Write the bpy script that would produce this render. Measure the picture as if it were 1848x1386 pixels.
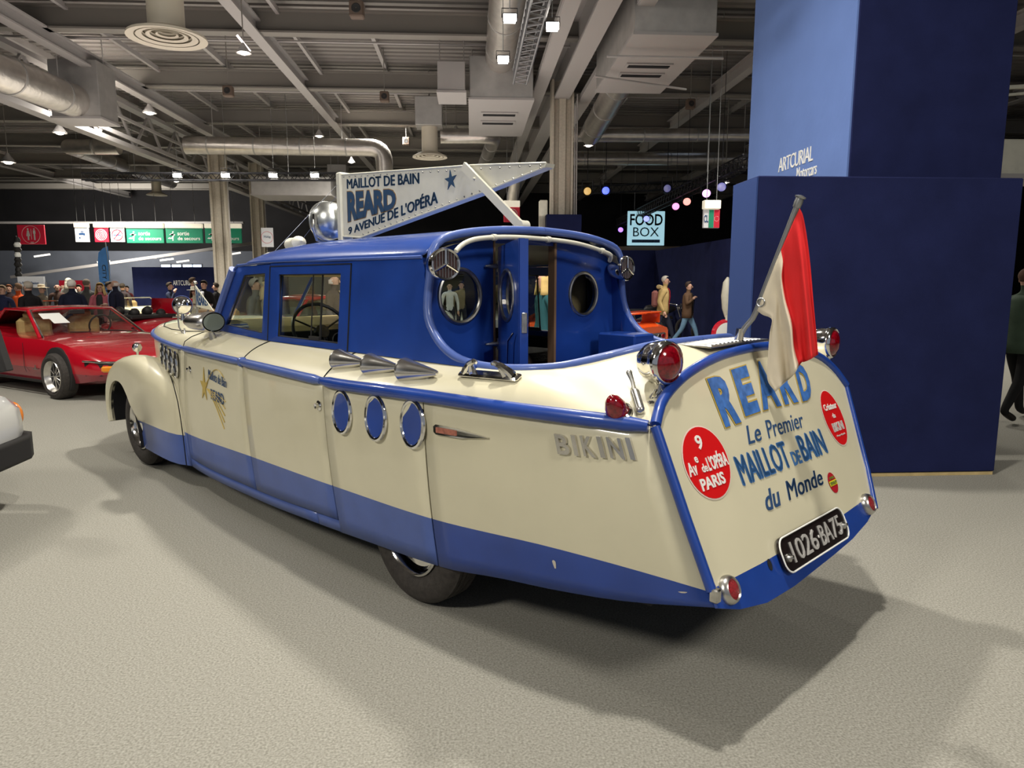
import bpy, bmesh, math, random
import numpy as np
from mathutils import Vector, Matrix
random.seed(7)
for o in list(bpy.data.objects): bpy.data.objects.remove(o)
SC = bpy.context.scene
COL = SC.collection
PI = math.pi

# ------------------------------------------------------------------ camera, world, lights, exposure
F, CX, CY, YH, VX, CH = 1270.0, 924.0, 693.0, 508.0, 850.0, 1.62
PITCH = math.atan((CY-YH)/F)
YAW = math.atan((CX-VX)/F*math.cos(PITCH))
FW = Vector((math.sin(YAW)*math.cos(PITCH), math.cos(YAW)*math.cos(PITCH), -math.sin(PITCH)))
RT = Vector((math.cos(YAW), -math.sin(YAW), 0))
UP = RT.cross(FW)
cd = bpy.data.cameras.new('camera'); cam = bpy.data.objects.new('camera', cd); COL.objects.link(cam)
cd.sensor_width = 36; cd.lens = 36*F/1848.0; cd.clip_end = 200; cd.clip_start = .05
cam.matrix_world = Matrix(((RT.x, UP.x, -FW.x, 0), (RT.y, UP.y, -FW.y, 0), (RT.z, UP.z, -FW.z, CH), (0, 0, 0, 1)))
SC.camera = cam
wd = bpy.data.worlds.new('world'); SC.world = wd; wd.use_nodes = True
wd.node_tree.nodes['Background'].inputs[0].default_value = (.80, .86, 1.0, 1)
wd.node_tree.nodes['Background'].inputs[1].default_value = .40
SC.view_settings.view_transform = 'Standard'; SC.view_settings.look = 'None'
SC.view_settings.gamma = 1; SC.view_settings.use_curve_mapping = False
SC.view_settings.exposure = -0.68

def lamp_light(name, loc, power, size, color=(1, .95, .86), target=None, spread=2.6):
    l = bpy.data.lights.new(name, 'AREA'); l.energy = power; l.size = size; l.color = color; l.shape = 'DISK'; l.spread = spread
    o = bpy.data.objects.new(name, l); o.location = loc
    if target: o.rotation_euler = (Vector(target)-Vector(loc)).to_track_quat('-Z', 'Y').to_euler()
    COL.objects.link(o); return o
lamp_light('hall_light', (-.1, 6.2, 6.0), 400, .3)
lamp_light('hall_light', (.7, 2.8, 6.8), 330, .3)
lamp_light('hall_light', (.55, 10.6, 5.3), 70, .35, target=(-.5, 3.5, 0))
lamp_light('hall_light', (-7.5, 8, 6.6), 420, .6)
lamp_light('hall_light', (-6.5, -2.5, 6.8), 560, 1.6, target=(-2, 5, 0))
lamp_light('hall_light', (4.5, -3.5, 6.8), 420, 1.6, target=(0, 3, 0))
lamp_light('hall_light', (-10, 20, 7), 2100, 1.4)
lamp_light('hall_light', (-3, 26, 7), 1700, 1.4)
lamp_light('hall_light', (8, 15, 7), 700, 1.4)
lamp_light('hall_light', (3.6, 13, 5.8), 420, .8)  # unseen lamp added to brighten the two walking men
lamp_light('hall_light', (-16, 32, 5.6), 1500, 2)
lamp_light('hall_light', (-20, 39, 5.6), 1500, 2, target=(-20, 46, 2))  # unseen lamp added and tilted to brighten the grey mezzanine wall
# light that the pale floor and stands throw back up into the roof
lamp_light('floor_bounce', (-4, 16, 3.4), 700, 14, color=(1, .93, .86), target=(-4, 16, 9), spread=3.1)

# ------------------------------------------------------------------ materials
def mat(name, col, rough=.5, metal=0., coat=0., emit=None, es=1., trans=0., alpha=1., noise=0., nscale=20., bump=0., bscale=200., spec=.5, col2=None, ior=1.45):
    m = bpy.data.materials.new(name); m.use_nodes = True
    nt = m.node_tree; b = nt.nodes['Principled BSDF']
    b.inputs['Base Color'].default_value = (*col, 1); b.inputs['Roughness'].default_value = rough
    b.inputs['Metallic'].default_value = metal; b.inputs['Coat Weight'].default_value = coat; b.inputs['Coat Roughness'].default_value = .06
    b.inputs['Specular IOR Level'].default_value = spec; b.inputs['IOR'].default_value = ior
    b.inputs['Transmission Weight'].default_value = trans; b.inputs['Alpha'].default_value = alpha
    if emit: b.inputs['Emission Color'].default_value = (*emit, 1); b.inputs['Emission Strength'].default_value = es
    if noise or bump:
        tc = nt.nodes.new('ShaderNodeTexCoord')
    if noise:
        n = nt.nodes.new('ShaderNodeTexNoise'); n.inputs['Scale'].default_value = nscale; n.inputs['Detail'].default_value = 5
        nt.links.new(tc.outputs['Object'], n.inputs['Vector'])
        r = nt.nodes.new('ShaderNodeValToRGB'); r.color_ramp.elements[0].position = .3; r.color_ramp.elements[1].position = .7
        c2 = col2 if col2 else tuple(min(1, c*(1+noise)) for c in col)
        c1 = tuple(c*(1-noise) for c in col) if not col2 else col
        r.color_ramp.elements[0].color = (*c1, 1); r.color_ramp.elements[1].color = (*c2, 1)
        nt.links.new(n.outputs['Fac'], r.inputs['Fac']); nt.links.new(r.outputs['Color'], b.inputs['Base Color'])
    if bump:
        n2 = nt.nodes.new('ShaderNodeTexNoise'); n2.inputs['Scale'].default_value = bscale; n2.inputs['Detail'].default_value = 3
        nt.links.new(tc.outputs['Object'], n2.inputs['Vector'])
        bp = nt.nodes.new('ShaderNodeBump'); bp.inputs['Strength'].default_value = bump; bp.inputs['Distance'].default_value = .01
        nt.links.new(n2.outputs['Fac'], bp.inputs['Height']); nt.links.new(bp.outputs['Normal'], b.inputs['Normal'])
    return m
M = {}
M['cream'] = mat('cream_paint', (.63, .585, .42), .34, coat=.5, noise=.035, nscale=3, spec=.5)
M['blue'] = mat('blue_paint', (.010, .047, .27), .38, coat=.45, noise=.14, nscale=4, bump=.04, bscale=14)
M['blue_faded'] = mat('faded_blue_paint', (.062, .108, .335), .42, coat=.3, noise=.10, nscale=5)
M['deepblue'] = mat('deep_blue_paint', (.008, .022, .17), .35, coat=.4)
M['chrome'] = mat('chrome', (.78, .77, .74), .09, 1., noise=.08, nscale=8)
M['softchrome'] = mat('soft_chrome', (.72, .70, .66), .26, 1., noise=.12, nscale=10)
M['dullchrome'] = mat('worn_chrome', (.5, .49, .46), .3, 1., noise=.2, nscale=30)
M['steel'] = mat('grey_steel', (.38, .385, .38), .35, .9)
M['black'] = mat('black_rubber', (.014, .013, .013), .6)
M['tyre'] = mat('tyre_rubber', (.035, .03, .026), .8, noise=.3, nscale=30, bump=.4, bscale=60)
M['dark'] = mat('dark_void', (.006, .006, .008), .9)
def glassmat(name, tint, ior=1.45):
    m = bpy.data.materials.new(name); m.use_nodes = True; nt = m.node_tree; nt.nodes.clear()
    o = nt.nodes.new('ShaderNodeOutputMaterial'); mx = nt.nodes.new('ShaderNodeMixShader'); t = nt.nodes.new('ShaderNodeBsdfTransparent'); g = nt.nodes.new('ShaderNodeBsdfGlossy'); f = nt.nodes.new('ShaderNodeLayerWeight'); pw = nt.nodes.new('ShaderNodeMath'); ml = nt.nodes.new('ShaderNodeMath')
    t.inputs[0].default_value = (*tint, 1); g.inputs['Roughness'].default_value = .01; f.inputs[0].default_value = .5; pw.operation = 'POWER'; pw.inputs[1].default_value = 4.0; ml.operation = 'MULTIPLY_ADD'; ml.inputs[1].default_value = .7; ml.inputs[2].default_value = .05
    nt.links.new(f.outputs['Facing'], pw.inputs[0]); nt.links.new(pw.outputs[0], ml.inputs[0]); nt.links.new(ml.outputs[0], mx.inputs[0]); nt.links.new(t.outputs[0], mx.inputs[1]); nt.links.new(g.outputs[0], mx.inputs[2]); nt.links.new(mx.outputs[0], o.inputs[0]); return m
M['glass'] = glassmat('clear_glass', (.86, .91, .88)); M['glass_dark'] = glassmat('smoked_glass', (.62, .60, .52), 1.5)
M['redlens'] = mat('red_lens', (.17, .001, .006), .12, coat=1., noise=.5, nscale=60)
M['red'] = mat('red_enamel', (.62, .008, .010), .35, coat=.3)
M['white'] = mat('white_enamel', (.80, .80, .76), .4)
M['letterblue'] = mat('letter_blue', (.048, .145, .42), .4, noise=.35, nscale=25)
M['letterdark'] = mat('letter_dark_blue', (.024, .065, .16), .5)
M['letterwhite'] = mat('letter_white', (.75, .74, .70), .5)
M['gold'] = mat('gold_paint', (.50, .36, .08), .4, .1)
M['tan'] = mat('tan_leather', (.50, .33, .14), .55, noise=.1)
M['wood'] = mat('pale_wood', (.62, .47, .22), .4, noise=.12, nscale=12)
M['ivory'] = mat('ivory_metal', (.60, .58, .48), .4, noise=.06, nscale=9)
M['flagred'] = mat('flag_red_cloth', (.68, .016, .018), .85, noise=.08, nscale=6)
M['flagwhite'] = mat('flag_white_cloth', (.68, .60, .45), .85, noise=.08, nscale=6)
M['beige'] = mat('beige_lining', (.45, .40, .29), .8)

# ------------------------------------------------------------------ mesh helpers
class MB:
    def __init__(s): s.v = []; s.f = []; s.m = []; s.k = 0
    def add(s, vs, fs, m=None):
        b = len(s.v); s.v += [tuple(p) for p in vs]; s.f += [tuple(i+b for i in f) for f in fs]
        s.m += [s.k if m is None else m]*len(fs); return s
    def box(s, c, d, rz=0, bev=0):
        hx, hy, hz = d[0]/2, d[1]/2, d[2]/2
        if bev > 0:
            b = min(bev, hx*.9, hy*.9, hz*.9)
            lv = []
            for (z, i) in ((-hz, b), (-hz+b, 0), (hz-b, 0), (hz, b)):
                ax, ay = hx-i, hy-i
                e = b if i == 0 else b*.4
                lv.append([(-ax+e, -ay, z), (ax-e, -ay, z), (ax, -ay+e, z), (ax, ay-e, z), (ax-e, ay, z), (-ax+e, ay, z), (-ax, ay-e, z), (-ax, -ay+e, z)])
            vs = [p for l in lv for p in l]; fs = []
            for l in range(3):
                for i in range(8): j = (i+1) % 8; fs.append((l*8+i, l*8+j, l*8+8+j, l*8+8+i))
            fs.append(tuple(range(7, -1, -1))); fs.append(tuple(range(24, 32)))
        else:
            vs = [(x, y, z) for z in (-hz, hz) for y in (-hy, hy) for x in (-hx, hx)]
            fs = [(0, 2, 3, 1), (4, 5, 7, 6), (0, 1, 5, 4), (2, 6, 7, 3), (0, 4, 6, 2), (1, 3, 7, 5)]
        c_, s_ = math.cos(rz), math.sin(rz)
        vs = [(c[0]+x*c_-y*s_, c[1]+x*s_+y*c_, c[2]+z) for x, y, z in vs]
        return s.add(vs, fs)
    def beam(s, a, b, w, h, up=(0, 0, 1)):
        a = Vector(a); b = Vector(b); d = (b-a).normalized(); u = Vector(up)
        if abs(d.dot(u)) > .98: u = Vector((1, 0, 0))
        r = d.cross(u).normalized(); u = r.cross(d)
        vs = []
        for p in (a, b):
            for (x, y) in ((-1, -1), (1, -1), (1, 1), (-1, 1)): vs.append(p+r*x*w/2+u*y*h/2)
        return s.add(vs, [(3, 2, 1, 0), (4, 5, 6, 7), (0, 1, 5, 4), (1, 2, 6, 5), (2, 3, 7, 6), (3, 0, 4, 7)])
    def ibeam(s, a, b, w, h, t=.04):
        a = Vector(a); b = Vector(b); z = Vector((0, 0, 1))
        s.beam(a, b, w, t); s.beam(a+z*h, b+z*h, w, t); s.beam(a+z*h/2, b+z*h/2, t, h-t); return s
    def tube(s, pts, r, n=8, cap=True, closed=False):
        pts = [Vector(p) for p in pts]; N = len(pts); rr = r if isinstance(r, (list, tuple)) else [r]*N
        vs = []; pu = None
        for i, p in enumerate(pts):
            if closed: d = (pts[(i+1) % N]-pts[i-1]).normalized()
            else: d = (pts[min(i+1, N-1)]-pts[max(i-1, 0)]).normalized()
            if pu is None:
                u = Vector((0, 0, 1)) if abs(d.z) < .9 else Vector((1, 0, 0))
            else: u = pu
            u = (u-d*u.dot(d)).normalized(); pu = u; w = d.cross(u)
            for k in range(n):
                a = 2*PI*k/n; vs.append(p+(u*math.cos(a)+w*math.sin(a))*rr[i])
        fs = []
        for i in range(N if closed else N-1):
            j = (i+1) % N
            for k in range(n): l = (k+1) % n; fs.append((i*n+k, i*n+l, j*n+l, j*n+k))
        if cap and not closed: fs.append(tuple(range(n-1, -1, -1))); fs.append(tuple(range((N-1)*n, N*n)))
        return s.add(vs, fs)
    def lathe(s, c, prof, axis=(0, 0, 1), n=24, m=None, sx=1.):
        """prof: list of (radius, height along axis)"""
        ax = Vector(axis).normalized(); u = Vector((1, 0, 0)) if abs(ax.x) < .8 else Vector((0, 1, 0))
        u = (u-ax*u.dot(ax)).normalized(); w = ax.cross(u); c = Vector(c)
        vs = []; fs = []
        for (r, h) in prof:
            for k in range(n): a = 2*PI*k/n; vs.append(c+ax*h+(u*math.cos(a)+w*math.sin(a)*sx)*max(r, 1e-5))
        for i in range(len(prof)-1):
            for k in range(n): l = (k+1) % n; fs.append((i*n+k, i*n+l, (i+1)*n+l, (i+1)*n+k))
        return s.add(vs, fs, m)
    def grid(s, rows, closed=False, flip=False, m=None):
        n = len(rows[0]); vs = [p for r in rows for p in r]; fs = []
        for i in range(len(rows)-1):
            for k in range(n if closed else n-1):
                l = (k+1) % n; q = (i*n+k, i*n+l, (i+1)*n+l, (i+1)*n+k)
                fs.append(q[::-1] if flip else q)
        return s.add(vs, fs, m)
    def sph(s, c, r, n=16, k=10, sc=(1, 1, 1)):
        rows = []
        for i in range(k+1):
            t = PI*i/k
            rows.append([(c[0]+r*sc[0]*math.sin(t)*math.cos(2*PI*j/n), c[1]+r*sc[1]*math.sin(t)*math.sin(2*PI*j/n), c[2]+r*sc[2]*math.cos(t)) for j in range(n)])
        return s.grid(rows, closed=True, flip=True)
def obj(name, mb, mats, parent=None, smooth=True, thick=0, bev=0, sub=0, angle=40, off=-1):
    me = bpy.data.meshes.new(name); me.from_pydata([tuple(v) for v in mb.v], [], mb.f)
    if not isinstance(mats, (list, tuple)): mats = [mats]
    for m in mats: me.materials.append(M[m] if isinstance(m, str) else m)
    if len(mats) > 1: me.polygons.foreach_set('material_index', mb.m)
    me.validate(); me.update()
    bm = bmesh.new(); bm.from_mesh(me); bmesh.ops.remove_doubles(bm, verts=bm.verts, dist=1e-5)
    bmesh.ops.recalc_face_normals(bm, faces=bm.faces); bm.to_mesh(me); bm.free()
    if smooth:
        me.shade_smooth(); me.set_sharp_from_angle(angle=math.radians(angle))
    o = bpy.data.objects.new(name, me); COL.objects.link(o)
    if parent: o.parent = parent
    if thick: md = o.modifiers.new('s', 'SOLIDIFY'); md.thickness = thick; md.offset = off
    if bev: md = o.modifiers.new('b', 'BEVEL'); md.width = bev; md.segments = 2; md.limit_method = 'ANGLE'
    if sub: md = o.modifiers.new('u', 'SUBSURF'); md.levels = sub; md.render_levels = sub
    return o
def tag(o, label=None, cat=None, group=None, kind=None):
    if label: o['label'] = label
    if cat: o['category'] = cat
    if group: o['group'] = group
    if kind: o['kind'] = kind
    return o
def thing(name, label, cat, loc=(0, 0, 0), rz=0, group=None):
    o = bpy.data.objects.new(name, None); COL.objects.link(o); o.location = loc; o.rotation_euler = (0, 0, rz)
    o.empty_display_size = .1
    return tag(o, label, cat, group)
def struct(name, mb, mats, parent=None, **k):
    o = obj(name, mb, mats, parent, **k)
    if parent is None: o['kind'] = 'structure'
    return o
def dup(root, loc, rz=None, label=None):
    r = root.copy(); COL.objects.link(r); r.location = loc
    if rz is not None: r.rotation_euler = (0, 0, rz)
    if label: r['label'] = label
    for ch in list(root.children):
        c = ch.copy(); COL.objects.link(c); c.parent = r
        for g in ch.children: d = g.copy(); COL.objects.link(d); d.parent = c
    return r
def curve_mesh(splines, ext=0.):
    """closed 2-D outlines (first outer, then holes) -> (verts, faces) filled"""
    c = bpy.data.curves.new('tmp', 'CURVE'); c.dimensions = '2D'; c.fill_mode = 'BOTH'; c.extrude = ext
    for pts in splines:
        sp = c.splines.new('POLY'); sp.points.add(len(pts)-1); sp.use_cyclic_u = True
        for q, p in zip(sp.points, pts): q.co = (p[0], p[1], 0, 1)
    o = bpy.data.objects.new('tmp', c); COL.objects.link(o)
    dg = bpy.context.evaluated_depsgraph_get(); me = bpy.data.meshes.new_from_object(o.evaluated_get(dg))
    vs = [tuple(v.co) for v in me.vertices]; fs = [tuple(p.vertices) for p in me.polygons]
    bpy.data.objects.remove(o); bpy.data.curves.remove(c); bpy.data.meshes.remove(me)
    return vs, fs
def plate(mb, splines, fn, th):
    """fill an outline and map (u, v, w) by fn; th is full thickness"""
    vs, fs = curve_mesh(splines, th/2); mb.add([fn(*v) for v in vs], fs); return mb
def text_geo(s, bold=0., ext=.002, shear=0., space=1.):
    c = bpy.data.curves.new('tmp', 'FONT'); c.body = s; c.size = 1; c.extrude = ext; c.offset = bold; c.shear = shear
    c.space_character = space; c.resolution_u = 3
    o = bpy.data.objects.new('tmp', c); COL.objects.link(o)
    dg = bpy.context.evaluated_depsgraph_get(); me = bpy.data.meshes.new_from_object(o.evaluated_get(dg))
    vs = np.array([tuple(v.co) for v in me.vertices]); fs = [tuple(p.vertices) for p in me.polygons]
    bpy.data.objects.remove(o); bpy.data.curves.remove(c); bpy.data.meshes.remove(me)
    return vs, fs
def lettering(mb, s, fn, bold=.012, ext=.001, shear=0., space=1.):
    """text stretched so that its box is the unit square, then mapped by fn(u, v, w)"""
    fat = bold > 0 and any(ch in s for ch in 'MNW')   # the font's own outset breaks these letters: strike them several times instead
    vs, fs = text_geo(s, 0. if fat else bold, ext, shear, space)
    b = bold if fat else 0.; lo, hi = vs.min(0)-[b, b*.6, 0], vs.max(0)+[b, b*.6, 0]; w = hi-lo
    for dx, dy in (((0, 0), (-b, 0), (b, 0), (-b*.5, b*.6), (b*.5, -b*.6)) if fat else ((0, 0),)):
        mb.add([fn((v[0]+dx-lo[0])/w[0], (v[1]+dy-lo[1])/w[1], v[2]) for v in vs], fs)
    return mb
def cr(tab, x):
    """smooth interpolation through a table (first column rising)"""
    t = np.array(tab, float); xs = t[:, 0]
    i = int(np.clip(np.searchsorted(xs, x)-1, 0, len(xs)-2)); h = xs[i+1]-xs[i]; u = min(1, max(0, (x-xs[i])/h))
    def sl(j):
        if j == 0: return (t[1]-t[0])/(xs[1]-xs[0])
        if j == len(xs)-1: return (t[-1]-t[-2])/(xs[-1]-xs[-2])
        return (t[j+1]-t[j-1])/(xs[j+1]-xs[j-1])
    a, b = sl(i)*h, sl(i+1)*h
    r = (2*u**3-3*u*u+1)*t[i]+(u**3-2*u*u+u)*a+(-2*u**3+3*u*u)*t[i+1]+(u**3-u*u)*b
    return r[1:]
def smooth_path(pts, n):
    P = [Vector(p) for p in pts]; L = [0]
    for a, b in zip(P, P[1:]): L.append(L[-1]+(b-a).length)
    tab = [(l, *p) for l, p in zip(L, P)]
    return [Vector(cr(tab, L[-1]*i/(n-1))) for i in range(n)]
def circ(cx, cy, r, n=28, ry=None, cw=False):
    ry = ry or r; s = -1 if cw else 1
    return [(cx+r*math.cos(s*2*PI*i/n), cy+ry*math.sin(s*2*PI*i/n)) for i in range(n)]
def W(px, py, Y):
    """point of the hall at depth Y seen at this spot of the 1848x1386 picture"""
    d = FW+RT*((px-CX)/F)-UP*((py-CY)/F); return Vector((0, 0, CH))+d*(Y/d.y)
def Wz(px, py, z):
    d = FW+RT*((px-CX)/F)-UP*((py-CY)/F); return Vector((0, 0, CH))+d*((z-CH)/d.z)
# ------------------------------------------------------------------ the hall
M['carpet'] = mat('grey_carpet', (.20, .193, .163), .95, noise=.5, nscale=110, col2=(.385, .372, .325), bump=.35, bscale=330, spec=.1)
M['deck'] = mat('roof_sheet', (.27, .25, .235), .6, .3)
M['beam'] = mat('grey_beam_paint', (.20, .185, .165), .6)
M['beampale'] = mat('pale_beam_paint', (.36, .34, .33), .6)
M['column'] = mat('column_cream_paint', (.48, .43, .35), .6, noise=.1)
M['darkwall'] = mat('dark_wall', (.014, .013, .015), .8, noise=.3, nscale=.6)
M['greywall'] = mat('blue_grey_wall', (.085, .095, .12), .8, noise=.15, nscale=.7)
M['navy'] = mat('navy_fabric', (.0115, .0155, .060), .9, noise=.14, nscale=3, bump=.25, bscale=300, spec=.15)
M['navylit'] = mat('navy_fabric_lit', (.030, .055, .17), .9, bump=.2, bscale=300, spec=.15)  # lit copy of the navy: light on the block's left face put into the colour
M['towerlit'] = mat('tower_fabric_lit', (.12, .19, .43), .9, bump=.35, bscale=9, noise=.05, nscale=2, spec=.15)  # light falling on the tower's left face is painted into this paler blue
M['foil'] = mat('duct_foil', (.60, .56, .52), .30, .85, bump=.5, bscale=14, noise=.1, nscale=5)
M['galv'] = mat('galvanised_sheet', (.40, .385, .37), .45, .5, noise=.1, nscale=4)
M['ducthood'] = mat('cream_diffuser', (.55, .50, .40), .5)
M['blackmetal'] = mat('black_truss_metal', (.03, .03, .035), .4, .6)
M['lampglow'] = mat('lamp_glow', (1, 1, 1), .5, emit=(1, .94, .82), es=14)
M['skyglow'] = mat('daylight_pane', (.5, .6, .8), .5, emit=(.62, .76, 1.0), es=.75)
M['floorblue'] = mat('blue_carpet', (.09, .13, .30), .95, noise=.1, nscale=60, bump=.3)
mb = MB()
mb.box((0, 22, -.05), (70, 64, .1)); struct('floor', mb, 'carpet')
mb = MB(); mb.box((7.8, 22.5, .002), (6.5, 4.2, .006)); o = struct('trim_1', mb, 'floorblue')
# corrugated roof sheet, ribs across the hall
mb = MB(); rows = []
y = -9.0; k = 0; prof = []
while y < 52:
    prof += [(y, 7.78), (y+.17, 7.78), (y+.20, 7.92), (y+.29, 7.92)]; y += .32
mb.grid([[(x, yy, zz) for (yy, zz) in prof] for x in (-34, 34)]); struct('ceiling', mb, 'deck', smooth=False, thick=.03, off=1)
# walls
mb = MB(); mb.box((0, 50, 4), (70, .3, 8)); struct('wall_back', mb, 'darkwall')
mb = MB(); mb.box((-31, 22, 4), (.3, 56, 8)); struct('wall_left', mb, 'darkwall')
mb = MB(); mb.box((31, 22, 4), (.3, 56, 8)); struct('wall_right', mb, 'darkwall')
mb = MB(); mb.box((-20, 46, 1.75), (26, .3, 3.5)); struct('wall_mezzanine', mb, 'greywall')
# high-level rail and lit soffit on the back wall
def rail(name, a, b, w, h, m):
    mb = MB(); mb.beam(a, b, w, h); return struct(name, mb, m)
rail('trim_2', W(20, 500, 45), W(470, 437, 40), .12, .16, 'beampale')
rail('trim_3', W(0, 336, 44), W(560, 336, 44), .25, .3, 'beam')
M['soffit'] = mat('brown_soffit', (.11, .075, .055), .7)
rail('trim_4', W(1040, 450, 30), W(1320, 450, 30), .5, .22, 'soffit')
rail('trim_5', W(0, 402, 44), W(440, 402, 44), .3, .12, 'beampale')
M['tubeglow'] = mat('tube_lamp_glow', (1, 1, 1), .5, emit=(1, .93, .78), es=2.2)
for i, (a, b, c, d, Y, lb) in enumerate([(62, 90, 463, 459, 44, 'strip lamp glowing on the grey back wall, lowest on the left'), (176, 198, 416+57, 471, 43.8, 'strip lamp glowing just left of the blue feather banner'), (258, 282, 467, 465, 43, 'strip lamp glowing right of the feather banner'), (289, 313, 470, 467, 42.5, 'strip lamp glowing above the small daylight windows, left one'), (319, 341, 473, 470, 42, 'strip lamp glowing above the small daylight windows, right one'), (415, 434, 459, 456, 41, 'strip lamp glowing right of the pale column, by the truck roof'), (1100, 1118, 449, 451, 29.5, 'strip lamp glowing under the brown soffit left of the food sign'), (1231, 1252, 451, 451, 29.5, 'strip lamp glowing under the brown soffit right of the food sign')]):
    mb = MB(); mb.beam(W(a, c, Y), W(b, d, Y), .1, .09); tag(obj('strip_lamp', mb, 'tubeglow'), lb, 'lamp')
# small high windows with daylight
wi = thing('window_1', None, None); wi['kind'] = 'structure'
for a, b in ((291, 308), (310, 327), (330, 347), (348, 364)):
    p, q = W(a, 477.5, 45), W(b, 485, 45); mb = MB(); mb.box(((p.x+q.x)/2, 45, (p.z+q.z)/2), (q.x-p.x, .05, p.z-q.z)); obj('pane', mb, 'skyglow', wi)
    mb = MB(); mb.box(((p.x+q.x)/2, 45.05, (p.z+q.z)/2), (q.x-p.x+.12, .05, p.z-q.z+.12)); obj('frame', mb, 'blackmetal', wi)
sk = thing('window_2', None, None); sk['kind'] = 'structure'
mb = MB(); mb.box((-27, 40, 3.2), (1.5, .05, 1.6)); obj('pane', mb, 'skyglow', sk)
mb = MB(); mb.box((-27, 40.05, 3.2), (1.7, .05, 1.8)); obj('frame', mb, 'blackmetal', sk)
# roof light
sk = thing('window_3', None, None); sk['kind'] = 'structure'
a, b = Wz(1216, 206, 7.8), Wz(1290, 218, 7.8)
mb = MB(); mb.box(((a.x+b.x)/2, (a.y+b.y)/2, 7.84), (abs(b.x-a.x), abs(a.y-b.y)+.3, .04)); obj('pane', mb, 'skyglow', sk)
# columns
def ibcol(name, x, y, z1, w, d):
    mb = MB(); mb.box((x-w/2+.03, y, z1/2), (.06, d, z1)); mb.box((x+w/2-.03, y, z1/2), (.06, d, z1)); mb.box((x, y, z1/2), (w-.1, .05, z1))
    mb.box((x, y-d*.25, z1/2), (w*.3, .06, z1))
    o = struct(name, mb, 'column'); return o
c = ibcol('column', 2.52, 20, 7.0, .60, .45)
mb = MB(); mb.tube([(2.9, 19.7, 3), (2.9, 19.7, 6.6)], .02, 6); mb.tube([(2.84, 19.66, 3), (2.84, 19.66, 6.3)], .015, 6); obj('pipe', mb, 'beampale', c)
mb = MB(); mb.box((2.0, 19.8, 3.35), (.22, .3, .95), bev=.02); obj('switch_box', mb, 'ivory', c)
for (px, Y) in ((400, 28), (468, 34)):
    p = W(px, 430, Y); c = ibcol('column', p.x, Y, 7, .58, .4)
    mb = MB(); mb.tube([(p.x+.36, Y-.1, 2), (p.x+.36, Y-.1, 5.5)], .02, 6); obj('pipe', mb, 'beampale', c)
# cross beams (along X)
for Y in (3.0, 7.6, 12.2, 16.8, 21.4, 26.0, 30.6, 35.2, 39.8, 44.4):
    mb = MB(); mb.ibeam((-31, Y, 7.05), (31, Y, 7.05), .28, .46); struct('roof_beam', mb, 'beam', smooth=False)
    mb = MB()
    mb.tube([(-31, Y+1.3, 7.3), (31, Y+1.3, 7.3)], .03, 6); struct('roof_pipe', mb, 'beampale')
for x in (-22, -13.6, -9.2, -4.7, 7.2, 11.8, 16.5, 23):
    mb = MB(); mb.ibeam((x, 2, 6.75 if x in (-9.2,) else 7.0), (x, 48, 6.75 if x in (-9.2,) else 7.0), .26, .3); mb.beam((x+.5, 2, 7.5), (x+.5, 48, 7.5), .08, .12)
    struct('roof_girder', mb, 'beampale', smooth=False)
for x in (-11.5, -6.9, -2.4, 5.2, 9.4, 14): 
    mb = MB(); mb.beam((x, 2, 7.72), (x, 48, 7.72), .1, .18); struct('roof_purlin', mb, 'beampale', smooth=False)
# main girder over the column row, cable trays beside it
mb = MB(); mb.ibeam((2.5, 2, 6.55), (2.5, 48, 6.55), .42, .9, .06); struct('main_girder', mb, 'beampale', smooth=False)
mb = MB(); mb.beam((1.85, 3, 6.6), (1.85, 47, 6.6), .3, .06); mb.beam((1.7, 3, 6.66), (1.7, 47, 6.66), .03, .14); mb.beam((2.0, 3, 6.66), (2.0, 47, 6.66), .03, .14)
struct('cable_tray', mb, 'beampale', smooth=False)
mb = MB(); mb.beam((3.15, 3, 6.5), (3.15, 47, 6.5), .3, .06); mb.beam((3.0, 3, 6.56), (3.0, 47, 6.56), .03, .14); mb.beam((3.3, 3, 6.56), (3.3, 47, 6.56), .03, .14)
struct('cable_tray', mb, 'beampale', smooth=False)
# second girder line on the left: a deep lattice girder with diagonals
tr = bpy.data.objects.new('lattice_girder', None); COL.objects.link(tr); tr['kind'] = 'structure'
mb = MB(); mb.beam((-10.6, 3, 5.75), (-10.6, 47, 5.75), .32, .14); mb.beam((-10.25, 3, 5.9), (-10.25, 47, 5.9), .05, .12); obj('lower_chord', mb, 'beampale', tr, smooth=False)
mb = MB(); mb.beam((-10.6, 3, 7.0), (-10.6, 47, 7.0), .3, .12); mb.beam((-10.3, 3, 6.45), (-10.3, 47, 6.45), .08, .08); obj('upper_chord', mb, 'beampale', tr, smooth=False)
y = 4.0
while y < 46:
    mb = MB(); mb.beam((-10.6, y, 5.8), (-10.6, y+1.1, 7), .07, .07); obj('diagonal', mb, 'beampale', tr, smooth=False)
    mb = MB(); mb.beam((-10.6, y+2.2, 5.8), (-10.6, y+1.1, 7), .07, .07); obj('diagonal', mb, 'beampale', tr, smooth=False)
    y += 2.2
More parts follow.
